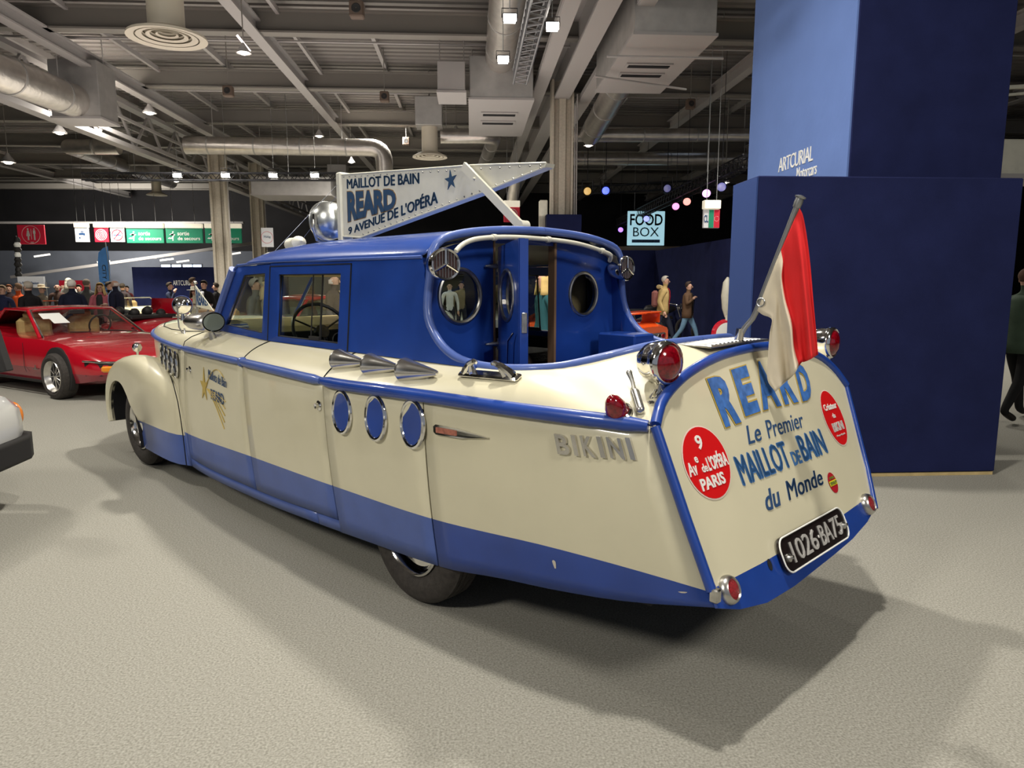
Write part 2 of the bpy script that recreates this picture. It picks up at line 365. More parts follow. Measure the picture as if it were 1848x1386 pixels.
# ducts -------------------------------------------------
def duct(label, pts, r, n=20, joints=True, m='foil'):
    t = thing('air_duct', label, 'duct', (0, 0, 0))
    mb = MB(); mb.tube(pts, r, n); obj('duct_pipe', mb, m, t)
    P = [Vector(p) for p in pts]
    for q in (P[0].lerp(P[1], .15), P[0].lerp(P[1], .85)):
        mb = MB(); mb.tube([q+Vector((0, 0, r*.9)), Vector((q.x, q.y, 7.92))], .012, 5); obj('hanger_rod', mb, 'beampale', t)
    for a, b in zip(P, P[1:]):
        L = (b-a).length
        if L < 1.5: continue
        k = max(1, int(L/1.5)); 
        for i in range(k):
            q = a+(b-a)*((i+.5)/k); d = (b-a).normalized()*.025
            mb = MB(); mb.tube([q-d, q+d], r*1.035, n); obj('joint_band', mb, 'galv', t)
    return t
def elbow(a, b, c, r, k=6):
    a, b, c = Vector(a), Vector(b), Vector(c); p = b+(a-b).normalized()*r; q = b+(c-b).normalized()*r
    return [p*(1-t)**2+b*2*t*(1-t)+q*t*t for t in [i/k for i in range(k+1)]]
Y = 25.2; za = W(500, 265, Y).z
duct('long level silver duct behind the sign board, bent down at its right end', [W(335, 262, Y)]+elbow(W(335, 262, Y), (W(693, 262, Y).x, Y, za), (W(693, 262, Y).x, Y, za-1), .5)+[(W(693, 262, Y).x, Y, za-.85)], .29)
duct('silver round duct slanting into a box, top left corner', [(-9.55, 13.3, 5.75), (-9.55, 18.6, 5.95)], .38)
duct('upper of two level silver ducts right of the cream column', [W(1015, 244, 23.3), W(1400, 244, 23.3)], .21)
duct('lower of two level silver ducts right of the cream column', [W(1015, 287, 27.8), W(1400, 287, 27.8)], .24)
duct('crinkled foil duct below the right ventilation unit, right of the cream column', [(3.65, 17.2, 6.45), (3.75, 22.6, 6.15)], .33)
duct('foil duct going up from the left ventilation unit behind the floodlights', [(.75, 18.2, 6.95), (.75, 12.5, 7.05)], .36)
duct('short foil duct with a bend, left of the cream column above the sign board tip', [W(795, 246, 22.5)]+elbow(W(795, 246, 22.5), W(893, 246, 22.5), W(872, 300, 28), .5)+[W(872, 300, 28)], .22)
duct('warm brown lit duct slanting down behind the girder, left of picture', [W(215, 265, 30), W(125, 265, 30), W(310, 330, 42)], .3)
duct('pale duct dropping behind the sign board tip', [W(935, 300, 26), W(925, 360, 27)], .22)
def boxduct(label, x, y, z, m='galv', name='duct_box', parts=()):
    t = thing(name, label, 'duct', ((x[0]+x[1])/2, (y[0]+y[1])/2, z[0]))
    mb = MB(); mb.box((0, 0, (z[1]-z[0])/2), (x[1]-x[0], y[1]-y[0], z[1]-z[0]), bev=.015); obj('casing', mb, m, t)
    mb = MB(); mb.box((0, 0, .01), (x[1]-x[0]+.05, y[1]-y[0]+.05, .05)); obj('flange', mb, 'beampale', t)
    for sx in (-.45, .45): mb = MB(); mb.tube([(sx*(x[1]-x[0]), 0, z[1]-z[0]-.02), (sx*(x[1]-x[0]), 0, 7.92-z[0])], .012, 5); obj('hanger_rod', mb, 'beampale', t)
    return t
t = boxduct('large pale ventilation unit hanging right of the cream column', (2.95, 4.45), (13.2, 17.1), (6.0, 7.0), 'galv', 'ventilation_unit')
for yy in (-.2, .45):
    mb = MB(); mb.box((-.05, yy, -.03), (.95, .3, .03)); obj('grille', mb, 'beampale', t)
    mb = MB(); mb.box((-.05, yy, -.045), (.85, .16, .02)); obj('slot', mb, 'dark', t)
mb = MB(); mb.tube([(-1.1, .1, -.16), (1.1, 1.0, -.16)], .025, 6); obj('hanger_rail', mb, 'beampale', t)
mb = MB(); mb.tube([(-1.1, -1.2, -.16), (1.15, -1.2, -.16)], .025, 6); obj('hanger_rail', mb, 'beampale', t)
t = boxduct('pale ventilation unit with two slots left of the cream column, below the floodlights', (.0, 1.55), (17.9, 22.2), (6.0, 7.0), 'galv', 'ventilation_unit')
for yy in (-.7, .3):
    mb = MB(); mb.box((0, yy, -.03), (.95, .5, .03)); obj('grille', mb, 'beampale', t)
    mb = MB(); mb.box((0, yy, -.045), (.85, .2, .02)); obj('slot', mb, 'dark', t)
boxduct('grey metal box left of the left ventilation unit', (-.75, -.1), (17.5, 18.6), (6.05, 6.75), 'beampale')
boxduct('grey duct box at the end of the slanting duct, top left', (-10.1, -8.95), (18.4, 19.3), (5.55, 6.9))
boxduct('grey duct box in the top left corner of the picture', (-11.2, -9.3), (11.8, 13.6), (5.55, 6.7))
boxduct('brown-lit flat duct box behind the pale columns, left of the headlamp', (-8.6, -5.5), (29, 31), (5.0, 5.7))
boxduct('grey box of pipes at the right edge above the navy panel', (6.2, 7.6), (8.6, 9.3), (2.9, 3.35), 'ivory', 'pipe_box')
mb = MB(); mb.tube([(6.05, 8.5, 2.9), (6.1, 8.5, 3.9), (6.9, 8.5, 3.95)], .03, 8); mb.tube([(6.15, 8.45, 2.9), (6.18, 8.45, 3.8), (6.9, 8.45, 3.87)], .02, 8)
tag(obj('bent_pipe', mb, 'ivory'), 'pair of bent white pipes at the right edge above the navy panel', 'pipe')
# round ceiling diffusers
def diffuser(x, y, z, r, label):
    t = thing('ceiling_diffuser', label, 'vent', (x, y, z))
    mb = MB()
    for k in range(4):
        a = r*(1-k*.24); mb.lathe((0, 0, 0), [(a*.8, .0+.02*k), (a, -.02+.02*k), (a*.99, .02+.02*k), (a*.78, .05+.02*k)], n=32)
    mb.lathe((0, 0, 0), [(r*.98, .02), (r*.6, .12), (r*.47, .14)], n=32); obj('rings', mb, 'ducthood', t)
    mb = MB(); mb.lathe((0, 0, 0), [(r*.46, .1), (r*.46, .85), (.01, .85)], n=24); obj('neck', mb, 'ducthood', t)
    mb = MB(); mb.box((0, 0, 1.25), (r*1.5, r*1.5, .8), bev=.01); obj('plenum_box', mb, 'galv', t)
    mb = MB(); mb.tube([(0, 0, 1.6), (0, 0, 7.92-z)], .02, 5); obj('hanger_rod', mb, 'beampale', t)
diffuser(-5.12, 13, 5.72, .64, 'large round cream ceiling diffuser on a short neck, upper left')
diffuser(-1.2, 22, 5.32, .52, 'round cream ceiling diffuser above the middle of the sign board')
diffuser(-16, 38, 6.0, .5, 'small distant round diffuser above the pale left column')
diffuser(-5.9, 33, 5.1, .55, 'round diffuser seen just below the sign board lower edge')
# black lattice truss
def truss(name, label, a, b, w, seg, m='blackmetal', cat='truss'):
    a, b = Vector(a), Vector(b); t = thing(name, label, cat, (0, 0, 0)); d = (b-a).normalized()
    r = d.cross(Vector((0, 0, 1))).normalized()*w/2; u = Vector((0, 0, w/2)); cs = [r+u, r-u, -r-u, -r+u]
    for c in cs: mb = MB(); mb.tube([a+c, b+c], .022, 6); obj('chord', mb, m, t)
    L = (b-a).length; n = int(L/seg); mb = MB()
    for i in range(n):
        p, q = a+(b-a)*(i/n), a+(b-a)*((i+1)/n)
        for k in range(4):
            c1, c2 = cs[k], cs[(k+1) % 4]; mb.tube([p+c1, (p+q)/2+c2], .011, 4, cap=False); mb.tube([(p+q)/2+c2, q+c1], .011, 4, cap=False)
    o = obj('lacing', mb, m, t); o['kind'] = 'stuff'
    for q in (a.lerp(b, .2), a.lerp(b, .8)): mb = MB(); mb.tube([q, Vector((q.x, q.y, 7.92))], .01, 5); obj('hanger_rod', mb, 'steel', t)
    return t
M['trussmetal'] = mat('aluminium_truss_metal', (.22, .22, .23), .4, .7)
truss('lighting_truss', 'black lattice truss carrying the three big floodlights, top centre', (1.0, 6.5, 5.62), (1.0, 14.6, 5.62), .26, .3, 'trussmetal')
truss('lighting_truss', 'long black lattice truss with a row of floodlights, behind the headlamp on the left', W(150, 319, 24), W(612, 319, 24), .22, .4)
a, b = W(1118, 402, 34), W(1352, 290, 17.6)
truss('lighting_truss', 'black lattice truss with coloured stage lights, left of the navy tower', a, b, .3, .35)
truss('lighting_truss', 'level black truss across the back, right of the cream column', W(1035, 345, 30), W(1300, 330, 30), .3, .5)
# lamps
def flood(p, r, label, tilt=-.5, group=None):
    t = thing('floodlight', label, 'lamp', p, 0, group)
    mb = MB(); mb.box((0, .05, 0), (r*1.8, r*.7, r*1.1), bev=r*.15); obj('housing', mb, 'blackmetal', t)
    mb = MB(); mb.box((0, -r*.34+.02, -.02), (r*1.6, r*.12, r*.9), bev=r*.05); mb.box((0, 0.03, -r*.56), (r*1.4, r*.6, r*.1)); obj('lens', mb, 'lampglow', t)
    mb = MB(); mb.tube([(-r*.95, .05, 0), (-r*.95, .05, r*1.1), (r*.95, .05, r*1.1), (r*.95, .05, 0)], r*.06, 6); obj('bracket', mb, 'blackmetal', t)
    mb = MB(); mb.tube([(0, .05, r*1.05), (0, .05, 7.92-p.z)], .008, 5); obj('hanger_rod', mb, 'steel', t)
    return t
flood(W(920, 30, 10.9), .12, 'big glowing floodlight left of the top centre truss, upper one')
flood(W(997, 45, 11.1), .12, 'big glowing floodlight right of the top centre truss')
flood(W(908, 105, 12.8), .12, 'big glowing floodlight left of the top centre truss, lower one')
for px, lb in ((320, 'leftmost glowing floodlight on the long black truss'), (407, 'second glowing floodlight on the long black truss'), (493, 'third glowing floodlight on the long black truss'), (568, 'rightmost glowing floodlight on the long black truss, nearest the headlamp')):
    flood(W(px, 314, 24), .17, lb)
def hung(px, py, Y, r, label):
    p = W(px, py, Y); t = thing('pendant_lamp', label, 'lamp', p)
    mb = MB(); mb.lathe((0, 0, 0), [(r*.2, r*1.3), (r*.4, r*.9), (r, 0), (r*.9, 0), (r*.3, r*.8)], n=16); obj('shade', mb, 'beampale', t)
    mb = MB(); mb.sph((0, 0, .02), r*.62, 12, 8, (1, 1, .6)); obj('bulb', mb, 'lampglow', t)
    mb = MB(); mb.tube([(0, 0, r*1.2), (0, 0, 7.91-p.z)], .012, 5); obj('cord', mb, 'beam', t)
for a in [(440, 96, 14, .14, 'pendant lamp hanging right of the large round diffuser'), (270, 204, 22, .2, 'pendant lamp above the left end of the slanting duct box'), (108, 240, 22, .2, 'pendant lamp near the left edge under the lattice girder'), (15, 293, 24, .22, 'pendant lamp at the far left edge of the picture'), (576, 246, 24, .16, 'pendant lamp just above the long silver duct, right part'), (634, 293, 27, .14, 'pendant lamp just below the long silver duct'), (1062, 263, 25, .18, 'pendant lamp between the two level ducts right of the column'), (823, 238, 23, .14, 'pendant lamp beside the bent foil duct'), (1309, 330, 22, .14, 'pendant lamp left of the navy panel, above the small hanging sign'), (318, 327, 28, .16, 'pendant lamp just under the leftmost floodlight of the truss'), (1808, 140, 14, .12, 'pendant lamp at the right edge behind the navy tower')]:
    hung(*a)
# crossed tubes lamp beside pendant
mb = MB(); mb.beam(W(428, 64, 14), W(451, 92, 14), .05, .04); tag(obj('strip_lamp', mb, mat('tilted_tube_glow', (1, 1, 1), emit=(1, .8, .75), es=4)), 'tilted glowing tube just above the pendant lamp by the round diffuser', 'lamp')
for a in [(412, 165, 19, 'small brown box speaker under the roof beams, left'), (644, 18, 13, 'small brown box speaker at the top, left of the floodlights'), (694, 175, 20, 'small brown box speaker left of the grey duct boxes'), (733, 255, 26, 'small brown box speaker above the sign board'), (1246, 188, 20, 'small brown box speaker left of the navy tower')]:
    p = W(a[0], a[1], a[2]); t = thing('box_speaker', a[3], 'speaker', p)
    mb = MB(); mb.box((0, 0, 0), (.24, .2, .26), bev=.02); obj('cabinet', mb, 'soffit', t)
    mb = MB(); mb.lathe((0, -.1, 0), [(.08, 0), (.07, -.01), (.01, -.005)], axis=(0, 1, 0), n=14); obj('cone', mb, 'black', t)
    mb = MB(); mb.tube([(0, 0, .1), (0, 0, 7.91-p.z)], .012, 5); obj('hanger', mb, 'beam', t)
# stage lights on the slanting truss
for (f, colr, es, lb) in ((0.02, (.35, .15, 1), 9, 'violet stage light at the lower end of the slanting truss'), (.34, (.3, .35, 1), 6, 'blue-white stage light on the slanting truss above the food sign'), (.60, (1, .25, .6), 8, 'pink stage light on the slanting truss'), (.68, (1, .3, .25), 7, 'red stage light beside the pink one on the slanting truss'), (.80, (.9, .4, 1), 8, 'lilac stage light near the upper end of the slanting truss'), (.88, (.1, .12, .9), 1.5, 'dim blue stage light nearest the navy panel')):
    p = a = W(1118, 402, 34)+(b-W(1118, 402, 34))*f+Vector((0, 0, -.35)); t = thing('stage_light', lb, 'lamp', p)
    mg = mat('stage_glow', (1, 1, 1), emit=colr, es=es*.38)
    mb = MB(); mb.lathe((0, 0, 0), [(.01, .22), (.12, .2), (.14, 0), (.13, -.06)], axis=(.25, .9, .35), n=16); obj('housing', mb, 'blackmetal', t)
    mb = MB(); mb.lathe((0, 0, 0), [(.12, -.02), (.06, -.05), (.005, -.06)], axis=(.25, .9, .35), n=16); obj('lens', mb, mg, t)
    mb = MB(); mb.tube([(-.16, 0, 0), (-.16, 0, .28), (.16, 0, .28), (.16, 0, 0)], .015, 5); mb.tube([(0, 0, .28), (0, 0, 7.92-p.z)], .008, 5); obj('yoke', mb, 'blackmetal', t)
for (px, py, colr, es, lb) in ((1093, 344, (.05, .1, 1), 9, 'round deep blue spotlight glowing right of the cream column'), (1060, 345, (1, .55, .05), 2.5, 'small amber spotlight glowing right of the cream column'), (1204, 340, (.08, .1, .8), .8, 'dim blue spotlight under the level ducts')):
    p = W(px, py, 27); t = thing('stage_light', lb, 'lamp', p); mg = mat('stage_glow', (1, 1, 1), emit=colr, es=es*.38)
    mb = MB(); mb.lathe((0, 0, 0), [(.01, .3), (.16, .26), (.2, 0), (.18, -.05)], axis=(0, 1, .2), n=16); obj('housing', mb, 'blackmetal', t)
    mb = MB(); mb.lathe((0, 0, 0), [(.14, -.02), (.07, -.06), (.005, -.07)], axis=(0, 1, .2), n=16); obj('lens', mb, mg, t)
    mb = MB(); mb.tube([(-.2, 0, 0), (-.2, 0, .4), (.2, 0, .4), (.2, 0, 0)], .02, 5); mb.tube([(0, 0, .4), (0, 0, 7.92-p.z)], .015, 5); obj('yoke', mb, 'blackmetal', t)
# ------------------------------------------------------------------ navy stand panels
t = thing('display_block', 'big navy fabric-covered display block on the right', 'display block', (3.32, 5.75, 0))
fx0, fx1, yf, yb = 2.24, 4.40, 5.50, 6.05
mb = MB(); x0, x1 = fx0-3.32, fx1-3.32
mb.box(((x0+x1)/2, .03, 1.235), (x1-x0, .5, 2.40), bev=.008); obj('fabric_box', mb, 'navy', t)
mb = MB(); mb.box((x0-.006, .03, 1.235), (.012, .5, 2.38)); obj('lit_side_fabric', mb, 'navylit', t)
mb = MB(); mb.box(((x0+x1)/2+.05, .03, .015), (x1-x0-.1, .46, .03)); obj('wooden_base', mb, 'wood', t)
tx0, tx1 = 3.32, 4.72
t = thing('display_tower', 'tall blue fabric tower behind the navy block, its left face coloured as lit', 'tower', (tx0, 6.2, 0))
mb = MB(); mb.box(((tx1-tx0)/2, 1.15, 2.6), (tx1-tx0, 2.3, 5.2), bev=.008); obj('fabric_box', mb, 'navy', t)
mb = MB(); mb.box((-.008, 1.15, 2.6), (.016, 2.28, 5.18)); obj('lit_side', mb, 'towerlit', t)
mb = MB(); fa = lambda u, v, w: (-.018-w*2, 1.42-u*.77, 2.775+v*.145); lettering(mb, 'ARTCURIAL', fa, .0, .002, space=.9); obj('lettering', mb, 'letterwhite', t)
mb = MB(); fa = lambda u, v, w: (-.018-w*2, .98-u*.42, 2.635+v*.12); lettering(mb, 'Motorcars', fa, .0, .002); obj('lettering', mb, 'letterwhite', t)
t = thing('column_wrap', 'navy box wrapped round the foot of the cream column', 'display block', (2.52, 19.75, 0))
mb = MB(); mb.box((0, 0, 1.7), (.95, .9, 3.42), bev=.01); obj('fabric_box', mb, 'navy', t)
def wallpanel(a, b, z, label, th=.12):
    a, b = Vector(a), Vector(b); L = (b-a).length; t = thing('partition', label, 'partition', (*a[:2], 0), math.atan2(b.y-a.y, b.x-a.x))
    n = max(1, round(L/2.2))
    for i in range(n):
        mb = MB(); mb.box((L/n*(i+.5), 0, z/2), (L/n-.004, th, z)); obj('panel', mb, 'navy', t)
    return t
t = wallpanel((1.0, 22.9), (9.2, 22.9), 2.62, 'long navy partition behind the two walking men')
t = wallpanel((W(240, 500, 36).x, 36), (W(520, 500, 36).x, 36), 2.32, 'navy partition with white lettering behind the cars on the left')
mb = MB(); mb.box((0, 0, 0), (.001, .001, .001))
p0 = W(312, 515, 35.9); p1 = W(349, 506, 35.9); L0 = t.location
mb = MB(); lettering(mb, 'ARTCURIAL', lambda u, v, w: (p0.x-L0.x+u*(p1.x-p0.x), -.07-w, p0.z+v*(p1.z-p0.z)), .0, .004); obj('lettering', mb, 'letterwhite', t)
t = wallpanel((6.0, 15.0), (6.0, 22.8), 2.6, 'navy partition side return behind the display block')
# ------------------------------------------------------------------ the boat-bodied car (own frame: +x to the stern, +y far side)
CARA = math.radians(40.765)
car = thing('boat_car', 'cream and blue boat-bodied advertising car with glazed cabin and open stern cockpit', 'car', (.34, 3.99, 0), CARA-PI/2)
SHEER = [(-4.95, .02, 1.175), (-4.9, .20, 1.17), (-4.78, .40, 1.165), (-4.6, .55, 1.155), (-4.35, .66, 1.15), (-4.0, .77, 1.14), (-3.5, .86, 1.125), (-2.92, .91, 1.11), (-1.4, 1.0, 1.11), (-.47, 1.0, 1.095), (0, .985, 1.105), (.33, .96, 1.11), (.72, .92, 1.11), (1.06, .86, 1.11), (1.36, .755, 1.10)]
BOT = [(-4.95, .02, .45), (-4.6, .48, .3), (-4.15, .64, .25), (-3.5, .80, .2), (-2.79, .92, .17), (-1.59, .93, .18), (-.81, .93, .22), (-.44, .92, .24), (.30, .89, .28), (.65, .86, .33), (.95, .82, .36), (1.28, .78, .41), (1.64, .75, .50)]
BLUE = [(-5, .41), (-3.9, .41), (-2.83, .44), (-1.48, .49), (-.53, .51), (.25, .52), (.93, .55), (1.64, .55)]
def bx(X): return X+.28*max(0, min(1, (X-.25)/1.11))**1.5
def side(X, t, off=0.):
    ys, zs = cr(SHEER, X); xb = bx(X); yb_, zb = cr(BOT, xb)
    x = X+(xb-X)*(1-t); y = yb_+(ys-yb_)*t+.018*4*t*(1-t)*(1-max(0, X)/1.4*.6); z = zb+(zs-zb)*t
    return Vector((x, -(y+off), z))
def tblue(X):
    zs = cr(SHEER, X)[1]; zb = cr(BOT, bx(X))[1]; return (cr(BLUE, bx(X))[0]-zb)/(zs-zb)
def tz(X, z):
    zs = cr(SHEER, X)[1]; zb = cr(BOT, bx(X))[1]; return (z-zb)/(zs-zb)
def panel(mb, x0, x1, t0=0., t1=1., off=0., nx=None, mir=1):
    """two-tone skin panel: material 0 cream, 1 blue"""
    nx = nx or max(2, int((x1-x0)/.09)+1)
    t0f = t0 if callable(t0) else (lambda X: t0)
    def P(X, t): p = side(X, t, off); return (p.x, p.y*mir, p.z)
    Xs = [x0+(x1-x0)*i/(nx-1) for i in range(nx)]
    mb.grid([[P(X, t0f(X)+(tblue(X)-t0f(X))*k/3) for k in range(4)] for X in Xs], m=1)
    mb.grid([[P(X, tblue(X)+(t1-tblue(X))*k/8) for k in range(9)] for X in Xs], m=0)
    return mb
G = .0055
CB = ['cream', 'blue_faded']; CBD = ['cream', 'blue']
def skin(name, x0, x1, t0=0., mats=CB, mir=1): return obj(name, panel(MB(), x0+G, x1-G, t0, mir=mir), mats, car, thick=.012, off=-1 if mir == 1 else 1)
sill = lambda X: tz(X, cr(BOT, bx(X))[1]+.075)
# near side
skin('cowl_panel', -3.02, -2.86)
d1 = skin('front_door', -2.86, -1.62, sill); d2 = skin('rear_door', -1.62, -.58, sill)
skin('wheel_cover_panel', -.58, .26)
skin('stern_quarter_panel', .26, 1.36, mats=CBD)
mb = MB()
for a, b in ((-2.86, -.82), (-.82, -.57)):
    mb.grid([[side(X, t, -.004) for t in (0, sill(X)*.5, sill(X)-.008)] for X in np.linspace(a+.003, b-.003, 14)])
obj('sill', mb, 'blue_faded', car, thick=.01)
# far side, one piece of each
skin('far_side_panel', -3.02, 1.36, mats=CBD, mir=-1)
# hood sides
def hoodside(mir):
    mb = MB(); Xs = list(np.linspace(-3.02, -4.5, 18))+[-4.62, -4.74, -4.82, -4.88, -4.92, -4.95]
    mb.grid([[(side(X, t).x, mir*side(X, t).y, side(X, t).z) for t in np.linspace(.0, 1, 9)] for X in Xs]); return mb
for mir in (1, -1): obj('hood_side', hoodside(mir), 'cream', car)
# inner dark shell so that gaps read black
mb = MB()
for mir in (1, -1): mb.grid([[(p.x, mir*p.y, p.z) for p in [side(X, t, -.035) for t in (0.06, .3, .6, .97)]] for X in np.linspace(-2.9, 1.33, 30)])
mb.grid([[(side(X, .08).x, s*(side(X, .08).y+.05), side(X, .08).z+.03) for s in (1, .4, -.4, -1)] for X in np.linspace(-4.6, 1.34, 30)])
obj('inner_shell', mb, 'dark', car)
# chassis under the body
mb = MB(); mb.box((-1.8, .42, .3), (5.2, .12, .14)); mb.box((-1.8, -.42, .3), (5.2, .12, .14)); mb.tube([(0, -.7, .37), (0, .7, .37)], .05); mb.tube([(-3.82, -.65, .34), (-3.82, .65, .34)], .04)
mb.tube([(-1, -.5, .2), (1.2, -.5, .3)], .03); obj('chassis', mb, 'black', car)
# ---- transom
def TP(y, z, w=0.): return Vector((1.36+.46*(1.11-z)+w*.908, y, z+w*.418))
TO = [(-.755, .50), (-.757, .8), (-.755, 1.105), (-.68, 1.17), (-.58, 1.215), (-.42, 1.262), (-.18, 1.302), (.07, 1.318), (.3, 1.318), (.55, 1.295), (.78, 1.235), (.90, 1.16), (.965, 1.075), (.90, .87), (.83, .68), (.745, .51)]
TB = [(.745, .51), (.61, .478), (.40, .452), (.18, .440), (-.22, .425), (-.45, .430), (-.63, .460), (-.755, .50)]
TMID = [(-.755, .56), (-.4, .552), (0, .552), (.4, .556), (.755, .57)]
mb = MB(); plate(mb, [[(-.756, .56)]+TO[1:-1]+[(.755, .57)]+TMID[::-1][1:-1]], lambda u, v, w: TP(u, v, w), .012); tr_ = obj('transom', mb, 'cream', car, bev=.0)
mb = MB(); plate(mb, [TMID+TB[:1]+TB[1:]], lambda u, v, w: TP(u, v, w-.0), .012); obj('transom_lower_strip', mb, 'blue', car)
# far lower corner join + rim mouldings
mb = MB(); mb.tube(smooth_path([TP(*p, .006) for p in TO[2:13]], 40), .021, 10); obj('transom_arch_moulding', mb, 'blue', car)
mb = MB(); mb.tube([TP(-.757, 1.10, .004), TP(-.76, .8, .004), TP(-.755, .555, .004)], .019, 10); obj('corner_moulding', mb, 'blue', car)
mb = MB(); mb.tube([TP(.965, 1.075, .004), TP(.83, .68, .004), TP(.75, .51, .004)], .017, 10); obj('corner_moulding', mb, 'blue', car)
mb = MB(); mb.box(tuple(TP(-.755, .54, .012)), (.035, .03, .05), bev=.005); obj('corner_cap', mb, 'dullchrome', car)
# sheer moulding, in joints
for a, b, r in ((-.565, 1.345, .030), (-1.60, -.585, .027), (-2.85, -1.635, .024), (-4.5, -2.87, .020)):
    mb = MB(); n = int((b-a)/.08)+2; P = [side(a+(b-a)*i/(n-1), 1.) for i in range(n)]
    if a < -4: P = [Vector((x, -y, z)) for x, y, z in SHEER[:4]]+P[1:]
    rr = [r*(.72 if i in (0, len(P)-1) else 1) for i in range(len(P))]
    mb.tube([p+Vector((0, -.006, 0)) for p in P], rr, 12); obj('sheer_moulding', mb, 'blue' if a > -1 else 'blue_faded', car)
mb = MB(); mb.tube([(p.x, -p.y, p.z) for p in [side(X, 1.) for X in np.linspace(-3, 1.34, 30)]], .028, 10); mb.tube([(p[0], p[1], p[2]) for p in SHEER[:9]], .022, 10); obj('sheer_moulding', mb, 'blue', car)
mb = MB(); mb.box(tuple(side(-1.615, 1.)), (.05, .05, .06), bev=.01); obj('moulding_clip', mb, 'blue_faded', car)
# ---- shoulder and stern deck (outer edge: sheer then transom arch; inner edge: cabin foot then cockpit rim)
RIM = [(-.02, -.755, 1.72), (.03, -.765, 1.63), (.055, -.775, 1.52), (.075, -.785, 1.44), (.13, -.785, 1.36), (.20, -.785, 1.305), (.30, -.785, 1.265), (.42, -.78, 1.247), (.56, -.765, 1.243), (.70, -.73, 1.25), (.82, -.66, 1.264), (.92, -.55, 1.295), (1.0, -.44, 1.325), (1.045, -.33, 1.345), (1.07, -.18, 1.352), (1.08, 0, 1.354)]
def shoulder(mir):
    inner = []; outer = []
    for X in np.linspace(-2.62, .10, 26):
        inner.append(Vector((X, -.79+.10*max(0, (-1.6-X)/1.0), 1.235+.015*max(0, (-1.8-X))))); outer.append(side(X, 1.))
    inn2 = smooth_path([(.16, -.79, 1.236), (.30, -.787, 1.238), (.44, -.78, 1.243)]+list(RIM[8:]), 26)
    o2 = smooth_path([side(X, 1.) for X in np.linspace(.16, 1.36, 8)]+[TP(y, z) for y, z in TO[3:8]], 26)
    inner += inn2; outer += o2
    rows = []
    for i, (a, b) in enumerate(zip(outer, inner)):
        row = []
        for k in range(9):
            t = k/8; p = a.lerp(b, t)
            nrm = Vector((0, -.55, .83)) if i < 40 else Vector((.1, -.3, .95))
            bul = (.020 if a.x < .3 else .020+.02*(a.x-.3)/.7 if a.x < 1.0 else .04*max(.15, (1.37-a.x)/.37))*4*t*(1-t)*(1.25-.5*t)
            p = p+nrm.normalized()*bul
            row.append(Vector((p.x, mir*p.y, p.z)))
        rows.append(row)
    if mir == -1:   # far edge of the transom is a little wider
        for r in rows:
            f = max(0, min(1, (r[0].x-.6)/.7)); 
            for k, p in enumerate(r): p.y *= 1+.22*f*(1-k/8)*(1 if p.y > .4 else 0)
    return rows
def sub_rows(rows, i0, i1): mb = MB(); mb.grid(rows[i0:i1+1]); return mb
rows = shoulder(1)
i1 = min(range(26), key=lambda i: abs(rows[i][0].x+1.62)); i2 = min(range(26), key=lambda i: abs(rows[i][0].x+.58))
obj('shoulder', sub_rows(rows, 0, i1), 'cream', d1); obj('shoulder', sub_rows(rows, i1, i2), 'cream', d2)
obj('stern_deck', sub_rows(rows, i2, len(rows)-1), 'cream', car)
rows = shoulder(-1); obj('far_shoulder_deck', sub_rows(rows, 0, len(rows)-1), 'cream', car)
# seams across the shoulder
for X in (-1.63, -.585):
    p, q = side(X, 1.), Vector((X+.02, -.79+.10*max(0, (-1.6-X)/1.0), 1.237))
    if X < -2.6: q = Vector((-2.5, -.68, 1.262))
    mb = MB(); nr = Vector((0, -.55, .83)).normalized()
    mb.tube([p.lerp(q, t)+nr*(.020*4*t*(1-t)*(1.25-.5*t)+.001) for t in np.linspace(.08, 1, 10)], .004, 5); obj('seam_gap', mb, 'dark', car)
# chrome edged cockpit rim and roof edge, one swept tube each side
AP = [(-.755, 1.66), (-.752, 1.72), (-.735, 1.775), (-.69, 1.82), (-.60, 1.848), (-.45, 1.872), (-.25, 1.888), (0, 1.895)]
ARCH = AP+[(-y, z) for y, z in AP[::-1][1:]]
def rx(z): return .02 if z > 1.72 else .02+(1.72-z)*.15
for mir in (1, -1):
    P = [Vector((.055+.03*(1-abs(y)/.755), y, z)) for y, z in AP[::-1]]+[Vector(p) for p in RIM[2:]]
    if mir == -1: P = [Vector((p.x, -p.y, p.z)) for p in P]
    P = smooth_path(P, 60); mb = MB(); mb.tube(P, .021, 10); obj('cockpit_rim', mb, 'blue_faded', car)
# aft chrome tread plate on the deck and inner cockpit lining
mb = MB(); n = 14
for i in range(n):
    y = -.16+i*.034; mb.box((1.165, y, 1.353-.02*abs(y-.05)), (.15, .022, .01), bev=.003)
mb.box((1.165, .06, 1.346), (.19, .52, .012), bev=.004); obj('deck_grating', mb, 'dullchrome', car)
mb = MB()
for mir in (1, -1): mb.grid([[(p[0]-.02*(p[0] > .5), p[1]*mir*.985, p[2]), (p[0]-.03*(p[0] > .5), p[1]*mir*.97, .55+.0*p[2])] for p in RIM[2:]])
mb.grid([[(x, s, .56) for s in (-.78, -.3, .3, .78)] for x in (-.05, .5, 1.05)])
obj('cockpit_lining', mb, 'deepblue', car)
mb = MB(); mb.box((.2, .62, .95), (.28, .2, .72), bev=.01); obj('cockpit_locker', mb, 'blue', car)
